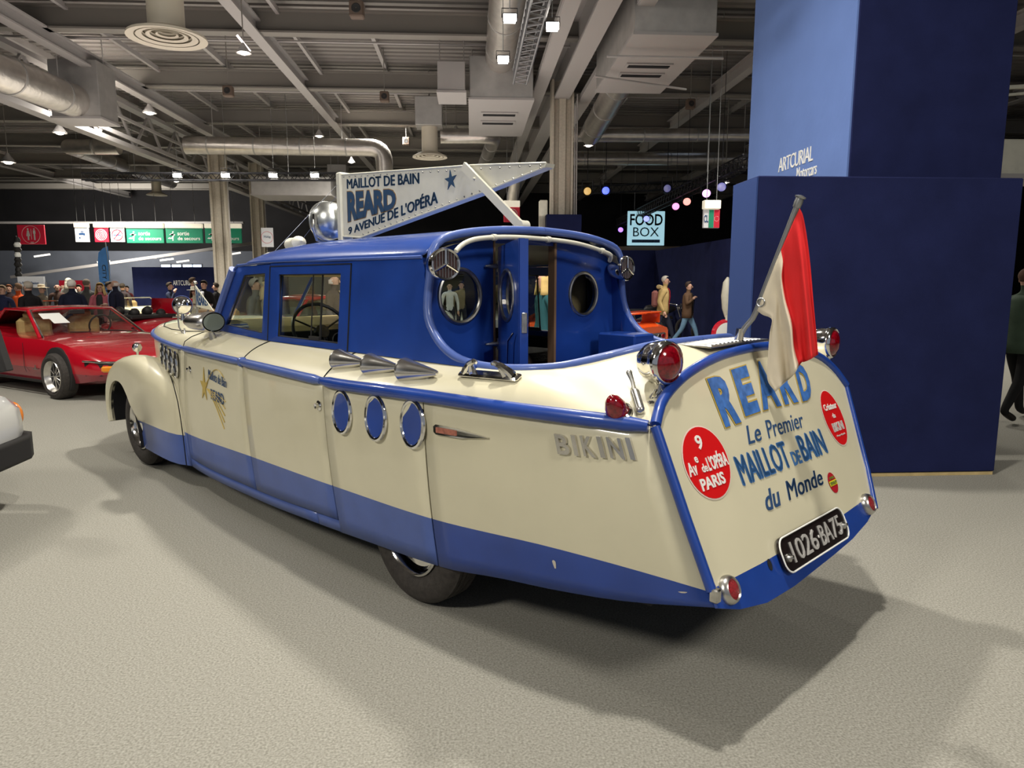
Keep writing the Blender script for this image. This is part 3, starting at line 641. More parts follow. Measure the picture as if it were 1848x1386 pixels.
# ---- cabin sides
M['blue2'] = M['blue']
def cabmap(mir):
    def fn(x, z, w):
        y = -(.79-.10*max(0, (-1.6-x)/1.0)-.045*(z-1.23)/.5)
        return (x, mir*(y-w), z)
    return fn
WF = [(-2.56, 1.295), (-1.76, 1.275), (-1.74, 1.675), (-2.17, 1.665)]
WM = [(-1.51, 1.27), (-.75, 1.27), (-.75, 1.665), (-1.51, 1.665)]
DR = [(-1.64, 1.235), (-.64, 1.235), (-.64, 1.715), (-1.64, 1.715)]
OUT = [(-2.82, 1.245), (-2.4, 1.24), (-1.645, 1.235)]; 
rimp = [(.20, 1.305), (.13, 1.36), (.075, 1.44), (.055, 1.52), (.03, 1.63), (0, 1.735)]
for mir in (1, -1):
    if mir == -1: WF = [(-2.56, 1.295), (-1.46, 1.275), (-1.46, 1.675), (-2.17, 1.665)]; WM = [(-1.20, 1.27), (-.50, 1.27), (-.50, 1.665), (-1.20, 1.665)]
    nm = ''
    def sm(o): return o
    mb = MB(); XS = 0 if mir == 1 else .30; plate(mb, [OUT[:2]+[(-1.645+XS, 1.235), (-1.645+XS, 1.73), (-2.33, 1.725), (-2.38, 1.70)], WF], cabmap(mir), .03); fr = obj('front_window_frame', mb, 'blue2', car, smooth=False)
    mb = MB(); plate(mb, [[(-1.635+XS, 1.235), (-.645+XS, 1.235), (-.645+XS, 1.715), (-1.635+XS, 1.715)], WM], cabmap(mir), .034); dw = obj('door_window_frame', mb, 'blue2', car, smooth=False); near_dw = dw if mir == 1 else near_dw
    mb = MB(); plate(mb, [[(-.638+XS, 1.235), (.44, 1.235), (.44, 1.245), (.30, 1.265)]+rimp+[(-1.64+XS, 1.735), (-1.64+XS, 1.72), (-.638+XS, 1.72)]], cabmap(mir), .03); obj('rear_cabin_side', mb, 'blue2', car, smooth=False)
    mb = MB(); plate(mb, [[(-2.5, 1.30), (-1.76+XS, 1.28), (-1.75+XS, 1.67), (-2.12, 1.665)]], lambda x, z, w: cabmap(mir)(x, z, w-.01), .004); obj('window_glass', mb, 'glass', fr, smooth=False)
    mb = MB(); plate(mb, [[(-1.51+XS, 1.27), (-.98+XS, 1.27), (-.98+XS, 1.665), (-1.51+XS, 1.665)]], lambda x, z, w: cabmap(mir)(x, z, w-.008), .004); obj('window_glass', mb, 'glass', dw, smooth=False)
    mb = MB(); f = cabmap(mir)
    for xx, wdt in ((-.98, .008), (-1.09, .006)): mb.beam(f(xx+XS, 1.27, .0), f(xx+XS, 1.665, .0), wdt, wdt)
    mb.beam(f(-1.1+XS, 1.283, 0), f(-.98+XS, 1.283, 0), .02, .025); obj('glass_edge', mb, 'black', dw)
    for L, par in ((WF, fr), (WM, dw)):
        mb = MB(); mb.tube([f(x, z, -.0) for x, z in L], .009, 6, closed=True); obj('window_channel', mb, 'black', par)
# door edges on the cabin: raised strips round the main window
mb = MB(); f = cabmap(1)
for a, b in (((-1.64, 1.235), (-1.64, 1.72)), ((-.641, 1.235), (-.641, 1.715)), ((-1.64, 1.717), (-.641, 1.717))): mb.beam(f(*a, .018), f(*b, .018), .006, .006)
obj('door_gap', mb, 'dark', near_dw)
# gutter
mb = MB(); mb.tube([f(x, z, .02) for x, z in ((-2.42, 1.69), (-2.30, 1.735), (-1.9, 1.742), (-.8, 1.742), (.0, 1.738))], .009, 6); obj('gutter', mb, 'blue_faded', car)
# ---- roof
def roofrow(x):
    sc = 1 if x > -1.7 else 1-.12*((-1.7-x)/.65)**1.6; dz = 0 if x > -1.3 else -.165*((-1.3-x)/1.08)**2.2
    r = []
    for y, z in [(-.757, 1.735)]+ARCH[2:-2]+[(.757, 1.735)]:
        zz = 1.735+(z-1.735)*(1+dz/.16) if z > 1.735 else 1.735
        r.append(Vector((x, y*sc, zz-max(0, (-2.1-x))*.12)))
    return r
xs = [.06, -.2, -.6, -1.0, -1.3, -1.6, -1.85, -2.05, -2.2, -2.3, -2.37]
mb = MB(); mb.grid([roofrow(x) for x in xs]); roof = obj('roof', mb, M['blue'] if 0 else mat('roof_blue_paint', (.025, .07, .31), .3, coat=.6, noise=.12, nscale=3, bump=.12, bscale=6), car, sub=1, thick=.015, off=1)
mb = MB(); mb.grid([[p-Vector((0, 0, .045)) for p in roofrow(x)[1:-1]] for x in xs]); obj('headlining', mb, 'beige', car)
# visor and windscreen
WS = [(-2.80, -.66, 1.285), (-2.86, 0, 1.30), (-2.80, .66, 1.285), (-2.36, .655, 1.70), (-2.38, 0, 1.755), (-2.36, -.655, 1.70)]
mb = MB(); mb.tube([WS[0], WS[1], WS[2], WS[3], WS[4], WS[5]], .024, 8, closed=True); mb.tube([WS[1], WS[4]], .014, 6); obj('windscreen_frame', mb, 'blue2', car)
mb = MB(); mb.add(WS, [(0, 1, 4, 5), (1, 2, 3, 4)]); obj('windscreen_glass', mb, 'glass', car, smooth=False)
mb = MB(); mb.tube([(-2.80, -.70, 1.27), (-2.37, -.70, 1.71)], .03, 8); obj('windscreen_pillar', mb, 'blue_faded', car)
mb = MB(); mb.tube([(-2.80, .70, 1.27), (-2.37, .70, 1.71)], .03, 8); obj('windscreen_pillar', mb, 'blue_faded', car)
# ---- hood top
def hoodrow(X):
    ys, zs = cr(SHEER, X); zt = cr([(-4.96, 1.175), (-4.86, 1.225), (-4.6, 1.265), (-4.2, 1.285), (-3.5, 1.285), (-2.6, 1.285)], X)[0]
    xb = X
    return [Vector((xb, -ys*math.cos(a), zs+(zt-zs)*math.sin(a)**.8)) for a in np.linspace(0, PI, 17)]
mb = MB(); mb.grid([hoodrow(X) for X in list(np.linspace(-2.6, -2.88, 4))]); cap = hoodrow(-2.6); mb.add(cap+[Vector((-2.6, .9, .9)), Vector((-2.6, -.9, .9))], [tuple(range(19))]); obj('cowl_top', mb, 'cream', car)
mb = MB(); mb.grid([hoodrow(X) for X in list(np.linspace(-2.881, -4.4, 16))+[-4.55, -4.68, -4.78, -4.86, -4.91, -4.95]]); hood = obj('hood_top', mb, 'cream', car)
# hood opening seam
def hoodpt(X, f): r = hoodrow(X); i = f*16; k = int(i); return r[k].lerp(r[min(16, k+1)], i-k)+Vector((0, 0, .002))
mb = MB(); mb.tube([hoodpt(X, f) for X, f in ((-2.93, .2), (-3.2, .17), (-3.6, .15), (-4.0, .15), (-4.3, .18), (-4.55, .25), (-4.68, .38), (-4.72, .5), (-4.68, .62), (-4.55, .75), (-4.3, .82), (-3.6, .85), (-2.93, .8))], .0045, 5); obj('hood_seam', mb, 'dark', hood)
mb = MB(); mb.tube([hoodpt(-2.885, f) for f in np.linspace(0, 1, 17)], .0045, 5); obj('hood_seam', mb, 'dark', hood)
# ---- front fenders
FPROF = [(-4.66, .29), (-4.71, .40), (-4.715, .55), (-4.65, .71), (-4.49, .855), (-4.27, .945), (-4.02, .98), (-3.78, .98), (-3.54, .955), (-3.30, .89), (-3.11, .795), (-2.97, .68), (-2.89, .55), (-2.86, .40), (-2.86, .16)]
FARCH = [(-4.63, .30), (-4.655, .42), (-4.62, .55), (-4.52, .66), (-4.37, .715), (-4.20, .70), (-4.08, .63), (-3.98, .53), (-3.92, .43), (-3.87, .34), (-3.84, .26), (-3.82, .17)]
def fender_mesh(mir, liner=False):
    P = smooth_path([(a, 0, b) for a, b in FPROF], 40); A = smooth_path([(a, 0, b) for a, b in FARCH], 40); rows = []
    # pairing: the rear half of the arch is paired with the long rear part of the outline
    for i, p in enumerate(P):
        q = A[min(39, int(round(39*(i/39)**.92)))]; row = []
        if not liner:
            for (y, k) in ((.50, .40), (.66, .30), (.78, .15), (.86, .05), (.92, .03), (.975, .08), (1.015, .18), (1.033, .32), (1.035, .5), (1.03, .75), (1.02, 1.0), (.98, 1.0)):
                inn = p.lerp(q, k); yy = y
                if p.x > -3.25: f = min(1, (p.x+3.25)/.36); yy = y-f*(.07 if y > .9 else 0)*(1-k*.35)
                row.append(Vector((inn.x, -mir*yy, inn.z)))
        else:
            for y in (1.0, .9, .7, .5): row.append(Vector((q.x, -mir*y, q.z)))
            row.append(Vector((-4.1, -mir*.5, .3)))
        rows.append(row)
    mb = MB(); mb.grid(rows)
    return mb
for mir in (1, -1):
    o = obj('front_fender', fender_mesh(mir), CB, car, angle=50)
    bm = bmesh.new(); bm.from_mesh(o.data); bmesh.ops.bisect_plane(bm, geom=bm.verts[:]+bm.edges[:]+bm.faces[:], plane_co=(0, 0, .405), plane_no=(0, 0, 1))
    for f in bm.faces:
        c = f.calc_center_median(); f.material_index = 1 if c.z < .405 and c.x > -4.0 and abs(c.y) > .7 else 0
    bm.to_mesh(o.data); bm.free(); obj('fender_liner', fender_mesh(mir, True), 'dark', o)
mb = MB(); mb.tube([(-3.34, -.885, .90), (-3.12, -.925, .80), (-2.97, -.95, .68), (-2.885, -.965, .55), (-2.855, -.965, .40), (-2.855, -.955, .17)], .004, 5); obj('fender_seam', mb, 'dark', car)
# ---- wheels
def wheel_parts(name, c, rz, R=.37, wdt=.19, side_=-1):
    """tyre lathe about its own axle; rz turns it (steering)"""
    w = bpy.data.objects.new(name, None); COL.objects.link(w); w.parent = car; w.location = c; w.rotation_euler = (0, 0, rz); h = wdt/2
    mb = MB(); mb.lathe((0, 0, 0), [(.215, -h*.7), (.235, -h*.95), (.28, -h*1.06), (.33, -h), (.355, -h*.85), (R-.004, -h*.62), (R, -h*.6), (R, -h*.42), (R-.008, -h*.4), (R-.008, -h*.36), (R, -h*.34), (R, -h*.12), (R-.008, -h*.1), (R-.008, -h*.04), (R, 0), (R, h*.2), (R-.008, h*.22), (R-.008, h*.28), (R, h*.3), (R, h*.6), (.355, h*.85), (.33, h), (.24, h*.95), (.215, h*.7)], axis=(0, 1, 0), n=56)
    obj('tyre', mb, 'tyre', w)
    mb = MB(); mb.lathe((0, 0, 0), [(.222, -h*.72), (.225, -h*.98), (.215, -h*1.04), (.20, -h*.9), (.185, -h*.5), (.16, -h*.45), (.05, -h*.5), (.001, -h*.5)], axis=(0, 1, 0), n=40); obj('rim', mb, 'chrome', w)
    mb = MB(); mb.lathe((0, 0, 0), [(.135, -h*.5), (.135, -h*.62), (.12, -h*.85), (.08, -h*1.0), (.03, -h*1.06), (.001, -h*1.07)], axis=(0, 1, 0), n=32); obj('hubcap', mb, 'chrome', w)
    return w
wheel_parts('rear_wheel', (0, -.775, .37), 0); wheel_parts('rear_wheel', (0, .775, .37), PI)
wheel_parts('front_wheel', (-3.90, -.885, .37), math.radians(3)); wheel_parts('front_wheel', (-3.90, .885, .37), math.radians(183))
# front bumper irons
mb = MB(); mb.tube([(-4.5, -.5, .36), (-4.9, -.55, .36)], .018, 8); mb.tube([(-4.98, -.78, .42), (-4.98, .78, .42)], .03, 10); obj('front_bumper', mb, 'dullchrome', car)
# ---- portholes
def porthole(P, n, r, name='porthole', disc='blue', ell=1.2, rim=.012):
    n = Vector(n).normalized(); P = Vector(P)
    ux = Vector((1, 0, 0)); ux = (ux-n*ux.dot(n)).normalized(); uz = n.cross(ux)*-1
    def cc(k, rr): a = 2*PI*k/36; return P+ux*rr*math.cos(a)+uz*rr*ell*math.sin(a)
    mb = MB(); mb.tube([cc(k, r) for k in range(36)], rim, 8, closed=True); o = obj(name, mb, 'chrome', car)
    mb = MB(); mb.add([cc(k, r)+n*.004 for k in range(36)], [tuple(range(36))]); obj('porthole_disc', mb, disc, o)
    return o
for X, z in ((-.395, .95), (-.095, .96), (.185, .968)): porthole(side(X, tz(X, z), .003), (0, -1, .04), .084, ell=1.28)
for X, z in ((-3.05, .962), (-3.195, .972), (-3.34, .985), (-3.485, .995)): porthole(side(X, tz(X, z), .012), (-.15, -1, .0), .058, 'louvre_porthole', 'dark', ell=1.75, rim=.011)
# lock knobs
for X, z in ((-.625, .955), (-2.69, .96)):
    mb = MB(); mb.lathe(tuple(side(X, tz(X, z))), [(.028, 0), (.028, .006), (.016, .012), (.015, .028), (.001, .03)], axis=(0, -1, 0), n=18); obj('door_lock', mb, 'chrome', car)
# ---- chrome trumpets on the shoulder
def shp(X, t):
    a = side(X, 1.); b = Vector((X, -.79, 1.235)); return a.lerp(b, t)+Vector((0, -.55, .83)).normalized()*.045*4*t*(1-t)*(1.25-.5*t)
for X in (-.56, -.255, .045):
    o = Vector((X, -.91, 1.20)); h = bpy.data.objects.new('horn_trumpet', None); COL.objects.link(h); h.parent = car; h.location = o
    mb = MB(); mb.lathe((0, 0, 0), [(.060, 0), (.061, .006), (.057, .014), (.045, .08), (.030, .16), (.015, .235), (.010, .25), (.002, .252)], axis=(1, 0, .04), n=28, sx=1.0); obj('bell', mb, 'softchrome', h)
    mb = MB(); mb.lathe((.004, 0, 0), [(.05, 0), (.02, .1), (.001, .12)], axis=(1, 0, .04), n=20); obj('bell_mouth', mb, 'dark', h)
    mb = MB(); mb.box((.12, .01, -.035), (.14, .02, .04), bev=.006); obj('foot', mb, 'dullchrome', h)
# fairlead cleat
c0 = Vector((.56, -.85, 1.215)); cl = bpy.data.objects.new('fairlead_cleat', None); COL.objects.link(cl); cl.parent = car; cl.location = c0; cl.rotation_euler = (math.radians(28), math.radians(-1), math.radians(6))
mb = MB(); mb.box((.02, 0, .008), (.34, .05, .02), bev=.008); obj('base', mb, 'chrome', cl)
for s in (1, -1):
    mb = MB(); mb.tube([(.02-s*.135, 0, .015), (.02-s*.12, 0, .035), (.02-s*.09, 0, .06), (.02-s*.06, 0, .075), (.02-s*.045, 0, .070)], [.022, .018, .015, .012, .009], 8); mb.tube([(.02-s*.095, 0, .015), (.02-s*.085, 0, .06)], [.02, .013], 8); obj('horn', mb, 'chrome', cl)
# arrow badge
b0 = side(.45, tz(.45, .955), .006)
mb = MB(); U = [(0, .02), (.0, -.015), (.05, -.028), (.25, -.028), (.42, -.004), (.25, .024), (.03, .034)]
plate(mb, [[(0, -.012), (.015, -.022), (.16, -.022), (.315, -.002), (.16, .018), (.015, .024), (0, .014)]], lambda u, v, w: tuple(side(.335+u, tz(.335+u, .965+.03*u+v), .006-w)), .014); bd = obj('arrow_badge', mb, 'chrome', car)
mb = MB(); plate(mb, [[(.02, -.012), (.14, -.013), (.14, .009), (.02, .012)]], lambda u, v, w: tuple(side(.335+u, tz(.335+u, .965+.03*u+v), .014-w)), .006); obj('badge_inlay', mb, mat('badge_faded_red', (.34, .12, .08), .5, noise=.3, nscale=60), bd)
# BIKINI letters, each its own
bx0 = .975
for s, u0, u1 in (('B', 0, .075), ('I', .098, .122), ('K', .150, .215), ('I', .240, .264), ('N', .290, .362), ('I', .388, .412)):
    mb = MB(); lettering(mb, s, lambda u, v, w: tuple(side(bx0+.71*(u0+(u1-u0)*u), tz(bx0+.71*(u0+(u1-u0)*u), .957+.018*(u0/.4)+.078*v), .006+w*.5)), .028, .010); obj('chrome_letter', mb, 'softchrome', car, smooth=False)
# star emblem on the front door
def onside(x, z, w=.002): return tuple(side(x, tz(x, z), w))
sx, szz = -2.37, .868
st = []
for k in range(10):
    a = PI/2+k*PI/5; r = (.105 if k % 5 == 0 and k == 0 else .085) if k % 2 == 0 else .032; st.append((r*math.cos(a), r*math.sin(a)*1.35))
mb = MB(); plate(mb, [st], lambda u, v, w: onside(sx+u, szz+v, .004+w), .003); em = obj('star_emblem', mb, 'gold', d1, smooth=False)
mb = MB(); lettering(mb, 'Maillots de Bain', lambda u, v, w: onside(sx+.10+u*.36, szz+.07-u*.03+v*.065, .005+w), .0, .001, .2); obj('emblem_lettering', mb, 'letterdark', em, smooth=False)
mb = MB(); lettering(mb, 'REARD', lambda u, v, w: onside(sx+.14+u*.25, szz-.075-u*.01+v*.075, .005+w), .006, .001); obj('emblem_lettering', mb, 'letterdark', em, smooth=False)
mb = MB()
for k in range(5): mb.tube([onside(sx+.05+t*(.37-.018*k), szz-.01-.02*k*t-(.05+.03*k)*t*t, .004) for t in np.linspace(0, 1, 10)], .0035, 4)
mb.tube([onside(sx+.05+t*.36, szz+.02+.13*math.sin(t*2.4), .004) for t in np.linspace(0, 1, 10)], .0035, 4); obj('emblem_rays', mb, 'gold', em)
# ---- mirror, spot lamp, antenna on the cowl
mr = bpy.data.objects.new('wing_mirror', None); COL.objects.link(mr); mr.parent = car; mr.location = (-2.50, -.86, 1.325); mr.scale = (1.25, 1.25, 1.25); mr.rotation_euler = (0, 0, math.radians(24))
mb = MB(); mb.grid([[(x, y0+s*math.cos(a)*.088, s*math.sin(a)*.058) for a in np.linspace(0, 2*PI, 24, endpoint=False)] for x, s, y0 in ((.05, 1, 0), (.04, 1.08, 0), (0, 1.05, 0), (-.06, .9, -.0), (-.11, .82, .01), (-.16, .5, .015), (-.195, .2, .02), (-.205, .02, .02))], closed=True); obj('mirror_shell', mb, 'softchrome', mr)
mb = MB(); mb.add([(.051, math.cos(a)*.08, math.sin(a)*.05) for a in np.linspace(0, 2*PI, 24, endpoint=False)], [tuple(range(24))]); obj('mirror_reflection', mb, mat('mirror_reflection', (.13, .15, .13), .25), mr)  # grey-green reflection painted into the glass colour
mb = MB(); mb.tube([(0, .02, -.05), (.0, .04, -.11)], [.016, .022], 10); obj('mirror_stem', mb, 'dullchrome', mr)
sp = bpy.data.objects.new('hood_spot_lamp', None); COL.objects.link(sp); sp.parent = car; sp.location = (-4.15, -.46, 1.40); sp.rotation_euler = (0, 0, math.radians(-25)); sp.scale = (.85, .85, .85)
mb = MB(); mb.lathe((0, 0, 0), [(.001, -.10), (.05, -.09), (.085, -.05), (.10, 0), (.102, .02), (.085, .03), (.001, .035)], axis=(-1, 0, 0), n=26); obj('lamp_shell', mb, 'chrome', sp)
mb = MB(); mb.lathe((0, 0, 0), [(.103, -.005), (.106, .01), (.103, .024)], axis=(-1, 0, 0), n=26); obj('lamp_band', mb, 'blue_faded', sp)
mb = MB(); mb.tube([(0, 0, -.09), (0, .0, -.19)], [.014, .03], 10); obj('lamp_stem', mb, 'chrome', sp)
mb = MB(); mb.tube([(-3.15, -.80, 1.17), (-3.27, -.80, 1.25), (-3.28, -.80, 1.33), (-3.27, -.80, 1.45)], .006, 6); mb.lathe((-3.15, -.80, 1.155), [(.035, 0), (.03, .02), (.01, .04), (.005, .09)], n=12); obj('aerial', mb, 'dullchrome', car)
mb = MB(); mb.lathe((-4.42, -.80, .93), [(.01, 0), (.012, .03), (.035, .045), (.045, .075), (.035, .105), (.01, .12)], n=16); obj('fender_lamp', mb, 'chrome', car)
mb = MB(); mb.tube([(-4.83, -.08, 1.2), (-4.83, -.08, 1.60)], .01, 8); mb.sph((-4.83, -.08, 1.61), .02, 10, 8); bp = obj('bow_mast', mb, 'dullchrome', car)
mb = MB(); mb.add([(-4.83, -.076, 1.585), (-4.83, -.076, 1.36), (-4.38, -.076, 1.33), (-4.83, -.084, 1.585), (-4.83, -.084, 1.36), (-4.38, -.084, 1.33)], [(0, 1, 2), (5, 4, 3), (0, 2, 5, 3), (0, 3, 4, 1), (1, 4, 5, 2)]); pn = obj('bow_pennant', mb, 'ivory', bp, smooth=False)
mb = MB(); lettering(mb, 'REARD', lambda u, v, w: (-4.81+.3*u, -.0845-w, 1.375+v*(.17-.14*u)), .05, .001); obj('pennant_lettering', mb, 'letterdark', bp, smooth=False)
# ---- tail lamps (headlamp shaped, red lens)
def taillamp(c, r, ax, foot):
    t = bpy.data.objects.new('tail_lamp', None); COL.objects.link(t); t.parent = car; t.location = c; a = Vector(ax).normalized()
    mb = MB(); mb.lathe((0, 0, 0), [(.001, -.115), (r*.5, -.105), (r*.85, -.07), (r*.98, -.03), (r, 0), (r*1.04, .004), (r*1.04, .018), (r*.98, .03), (r*.9, .034), (r*.86, .028)], axis=a, n=32); obj('lamp_shell', mb, 'chrome', t)
    mb = MB(); mb.lathe((0, 0, 0), [(r*.87, .026), (r*.7, .042), (r*.4, .052), (.001, .056)], axis=a, n=32); obj('lens', mb, 'redlens', t)
    mb = MB(); mb.tube([(-.01, 0, -r*.9), (-.015, 0, -r-.035), foot], [.03, .026, .03], 12); mb.sph(foot, .03, 12, 8, (1, 1, .5)); obj('stem', mb, 'chrome', t)
taillamp((1.29, -.60, 1.315), .082, (1, -.12, 0), (.0, -.055, -.15)); taillamp((1.29, .93, 1.30), .082, (1, .05, 0), (0, -.03, -.16))
# small red marker lamp and chrome fitting
mk = bpy.data.objects.new('marker_lamp', None); COL.objects.link(mk); mk.parent = car; mk.location = (1.225, -.79, 1.135)
nn = (0.1, -.62, .78)
mb = MB(); mb.lathe((0, 0, 0), [(.055, -.01), (.055, .006), (.047, .014), (.04, .012)], axis=nn, n=24); obj('base_ring', mb, 'chrome', mk)
mb = MB(); mb.lathe((0, 0, 0), [(.042, .01), (.040, .04), (.028, .072), (.012, .088), (.001, .09)], axis=nn, n=20); obj('lens', mb, 'redlens', mk)
mb = MB(); P = [(1.285, -.735, 1.15), (1.225, -.69, 1.205), (1.19, -.655, 1.235), (1.15, -.625, 1.265)]; mb.tube([P[0], P[1]], [.018, .018], 10); mb.tube([P[1], P[2], P[3]], [.008, .008, .012], 8); mb.sph(P[0], .018, 10, 8); mb.sph(P[3], .013, 10, 8); obj('deck_latch', mb, 'dullchrome', car)
# ---- bulkhead with two portholes and doorway
BX = -.03
bh = []
for y, z in ARCH[1:-1]: bh.append((y*.985, z-.035))
outl = [(-.775, .56), (-.77, 1.2), (-.755, 1.6)]+bh+[(.755, 1.6), (.77, 1.2), (.775, .56)]
# doorway cut as slot in the outline
left = [(-.775, .56), (-.77, 1.2), (-.755, 1.6)]+[p for p in bh if p[0] < -.3]+[(-.275, 1.85), (-.275, .56)]
right = [(.20, .56), (.20, 1.852)]+[p for p in bh if p[0] > .24]+[(.755, 1.6), (.77, 1.2), (.775, .56)]
fb = lambda u, v, w: (BX+w, u, v)
mb = MB(); plate(mb, [left, circ(-.51, 1.545, .135, 32)], fb, .03); plate(mb, [right, circ(.47, 1.545, .125, 32)], fb, .03)
mb.box((BX, -.037, 1.838), (.03, .477, .03)); bk = obj('bulkhead', mb, 'blue', car, smooth=False)
def ring(c, ax, r, rim, par, m='dullchrome', glass='glass', both=True):
    u = Vector((0, 0, 1)); a = Vector(ax).normalized(); w = a.cross(u); c = Vector(c)
    mb = MB(); mb.tube([c+u*r*math.sin(t)+w*r*math.cos(t) for t in np.linspace(0, 2*PI, 40, endpoint=False)], rim, 8, closed=True)
    o = obj('porthole_ring', mb, m, par)
    mb = MB(); mb.add([c+u*r*math.sin(t)+w*r*math.cos(t) for t in np.linspace(0, 2*PI, 40, endpoint=False)], [tuple(range(40))])
    return o, mb
o, g = ring((BX+.015, -.51, 1.545), (1, 0, 0), .138, .012, bk); obj('porthole_glass', g, 'glass', bk)
o, g = ring((BX+.015, .47, 1.545), (1, 0, 0), .128, .011, bk); obj('porthole_glass', g, 'glass_dark', bk)
mb = MB(); mb.box((BX+.0, .205, 1.2), (.05, .018, 1.28)); mb.box((BX+.0, -.275, 1.2), (.05, .008, 1.28)); obj('door_jamb', mb, mat('jamb_brown', (.22, .13, .07), .5), bk)
mb = MB(); mb.grid([[(BX-.16+.02*math.sin(y*40), y, z) for z in (.7, 1.2, 1.80)] for y in np.linspace(.42, .74, 24)]); obj('curtain', mb, 'beige', car)
# open door leaf
leaf = bpy.data.objects.new('cabin_door', None); COL.objects.link(leaf); leaf.parent = car
leaf.location = (BX+.03, -.245, 0); leaf.rotation_euler = (0, 0, math.radians(-28.5))
fl = lambda u, v, w: (u, w, v)
mb = MB(); plate(mb, [[(.02, .60), (.42, .60), (.42, 1.825), (.02, 1.80)], circ(.21, 1.55, .125, 32)], fl, .03); obj('door_panel', mb, 'blue', leaf, smooth=False)
mb = MB(); mb.box((.424, .010, 1.212), (.008, .042, 1.222)); obj('door_edge', mb, 'blue', leaf)
for s in (-.018, .018):
    c = Vector((.21, s, 1.55)); mb = MB(); mb.tube([c+Vector((.128*math.cos(t), 0, .128*math.sin(t))) for t in np.linspace(0, 2*PI, 40, endpoint=False)], .009, 8, closed=True); obj('porthole_ring', mb, 'dullchrome', leaf)
mb = MB(); mb.add([(.21+.127*math.cos(t), 0, 1.55+.127*math.sin(t)) for t in np.linspace(0, 2*PI, 40, endpoint=False)], [tuple(range(40))]); obj('porthole_glass', mb, 'glass_dark', leaf)
mb = MB(); mb.tube([(.385, -.03, 1.37), (.36, -.05, 1.33), (.345, -.05, 1.2), (.335, -.045, 1.12)], [.006, .009, .008, .005], 8); obj('door_handle', mb, 'chrome', leaf)
mb = MB(); mb.box((.43, .012, 1.42), (.008, .028, .1), bev=.003); obj('lock_plate', mb, 'dullchrome', leaf)
for z in (1.70, 1.285):
    mb = MB(); mb.tube([(BX+.03, -.35, z), (BX+.035, -.265, z), (BX+.06, -.235, z)], [.006, .016, .012], 8); mb.tube([(BX+.04, -.262, z-.03), (BX+.04, -.262, z+.03)], .011, 8); obj('hinge', mb, 'dullchrome', car)
# white handrail under the roof edge
mb = MB(); P = smooth_path([(.13, -.655, 1.765), (.13, -.61, 1.80), (.13, -.52, 1.828), (.13, -.30, 1.846), (.13, 0, 1.846), (.13, .25, 1.832), (.13, .48, 1.795), (.12, .56, 1.775), (.08, .60, 1.745)], 40); mb.tube(P, .0125, 10)
for i in (8, 20, 34): mb.tube([P[i]-Vector((0, .012, 0)), P[i]+Vector((0, .012, 0))], .017, 10)
obj('handrail', mb, 'ivory', car)
# star-grilled lamps on the rim
def grille_lamp(c, ax, r):
    t = bpy.data.objects.new('cockpit_lamp', None); COL.objects.link(t); t.parent = car; t.location = c; a = Vector(ax).normalized()
    mb = MB(); mb.lathe((0, 0, 0), [(.001, -.13), (r*.5, -.12), (r*.85, -.08), (r, -.03), (r*1.03, 0), (r*.97, .012), (r*.85, .01)], axis=a, n=28); obj('lamp_shell', mb, 'chrome', t)
    u = Vector((0, 0, 1)); w = a.cross(u).normalized(); u = w.cross(a)
    mb = MB(); mb.lathe((0, 0, 0), [(r*.88, .004), (.001, .003)], axis=a, n=28); obj('mesh_disc', mb, mat('grille_dark_red', (.035, .012, .012), .5, noise=.6, nscale=120), t)
    for ang in (90, 210, 330):
        q = math.radians(ang); mb = MB(); mb.tube([a*.012, a*.012+(u*math.sin(q)+w*math.cos(q))*r*.93], [.008, .0055], 8); obj('star_bar', mb, 'chrome', t)
    mb = MB()
    for k in range(9):
        s = -.8+k*.2; h = math.sqrt(max(0, .85**2-s*s))*r
        mb.tube([a*.006+w*s*r-u*h, a*.006+w*s*r+u*h], .0016, 4)
    obj('mesh_wires', mb, 'dullchrome', t)
grille_lamp((.17, -.755, 1.70), (1, -.28, 0), .075); grille_lamp((.12, .715, 1.70), (1, .0, 0), .075)
# ---- interior
mb = MB(); mb.box((-1.25, 0, .6), (2.7, 1.5, .1)); obj('cabin_floor', mb, 'black', car)
mb = MB()
for mir in (1, -1): mb.grid([[(x, mir*.745, z) for z in (.6, 1.23)] for x in (-2.5, -.06)])
obj('inner_lining', mb, 'black', car)
for y in (-.36, .36):
    mb = MB(); mb.box((-1.15, y, .85), (.5, .55, .3), bev=.06); mb.box((-.88, y, 1.1), (.14, .55, .5), bev=.05); obj('seat', mb, mat('dark_leather', (.02, .016, .014), .5), car)
mb = MB(); mb.box((-.5, 0, .95), (.55, 1.3, .45), bev=.05); obj('rear_bench', mb, mat('dark_fur', (.03, .02, .015), .9, bump=1, bscale=80), car)
mb = MB(); mb.grid([[(-2.76, y, 1.285), (-2.6, y, 1.335), (-2.35, y, 1.34), (-2.18, y, 1.325), (-2.14, y, 1.29)] for y in (-.70, -.3, .3, .70)]); mb.add([(-2.14, -.7, 1.29), (-2.14, .7, 1.29), (-2.17, .7, 1.0), (-2.17, -.7, 1.0)], [(0, 1, 2, 3)], None); ds = obj('dashboard', mb, 'wood', car)
mb = MB(); mb.box((-2.135, 0, 1.14), (.02, 1.36, .22), bev=.008); ip = obj('instrument_panel', mb, 'black', car)
for y in (-.15, .0, .22):
    mb = MB(); mb.lathe((-2.125, y, 1.17), [(.05, 0), (.055, .006), (.048, .01)], axis=(1, 0, 0), n=20); mb.tube([(-2.117, y, 1.17), (-2.117, y+.03, 1.19)], .003, 4); obj('gauge', mb, 'dullchrome', ip)
sw = bpy.data.objects.new('steering_wheel', None); COL.objects.link(sw); sw.parent = car; sw.location = (-1.72, -.36, 1.27); sw.rotation_euler = (0, math.radians(-28), 0)
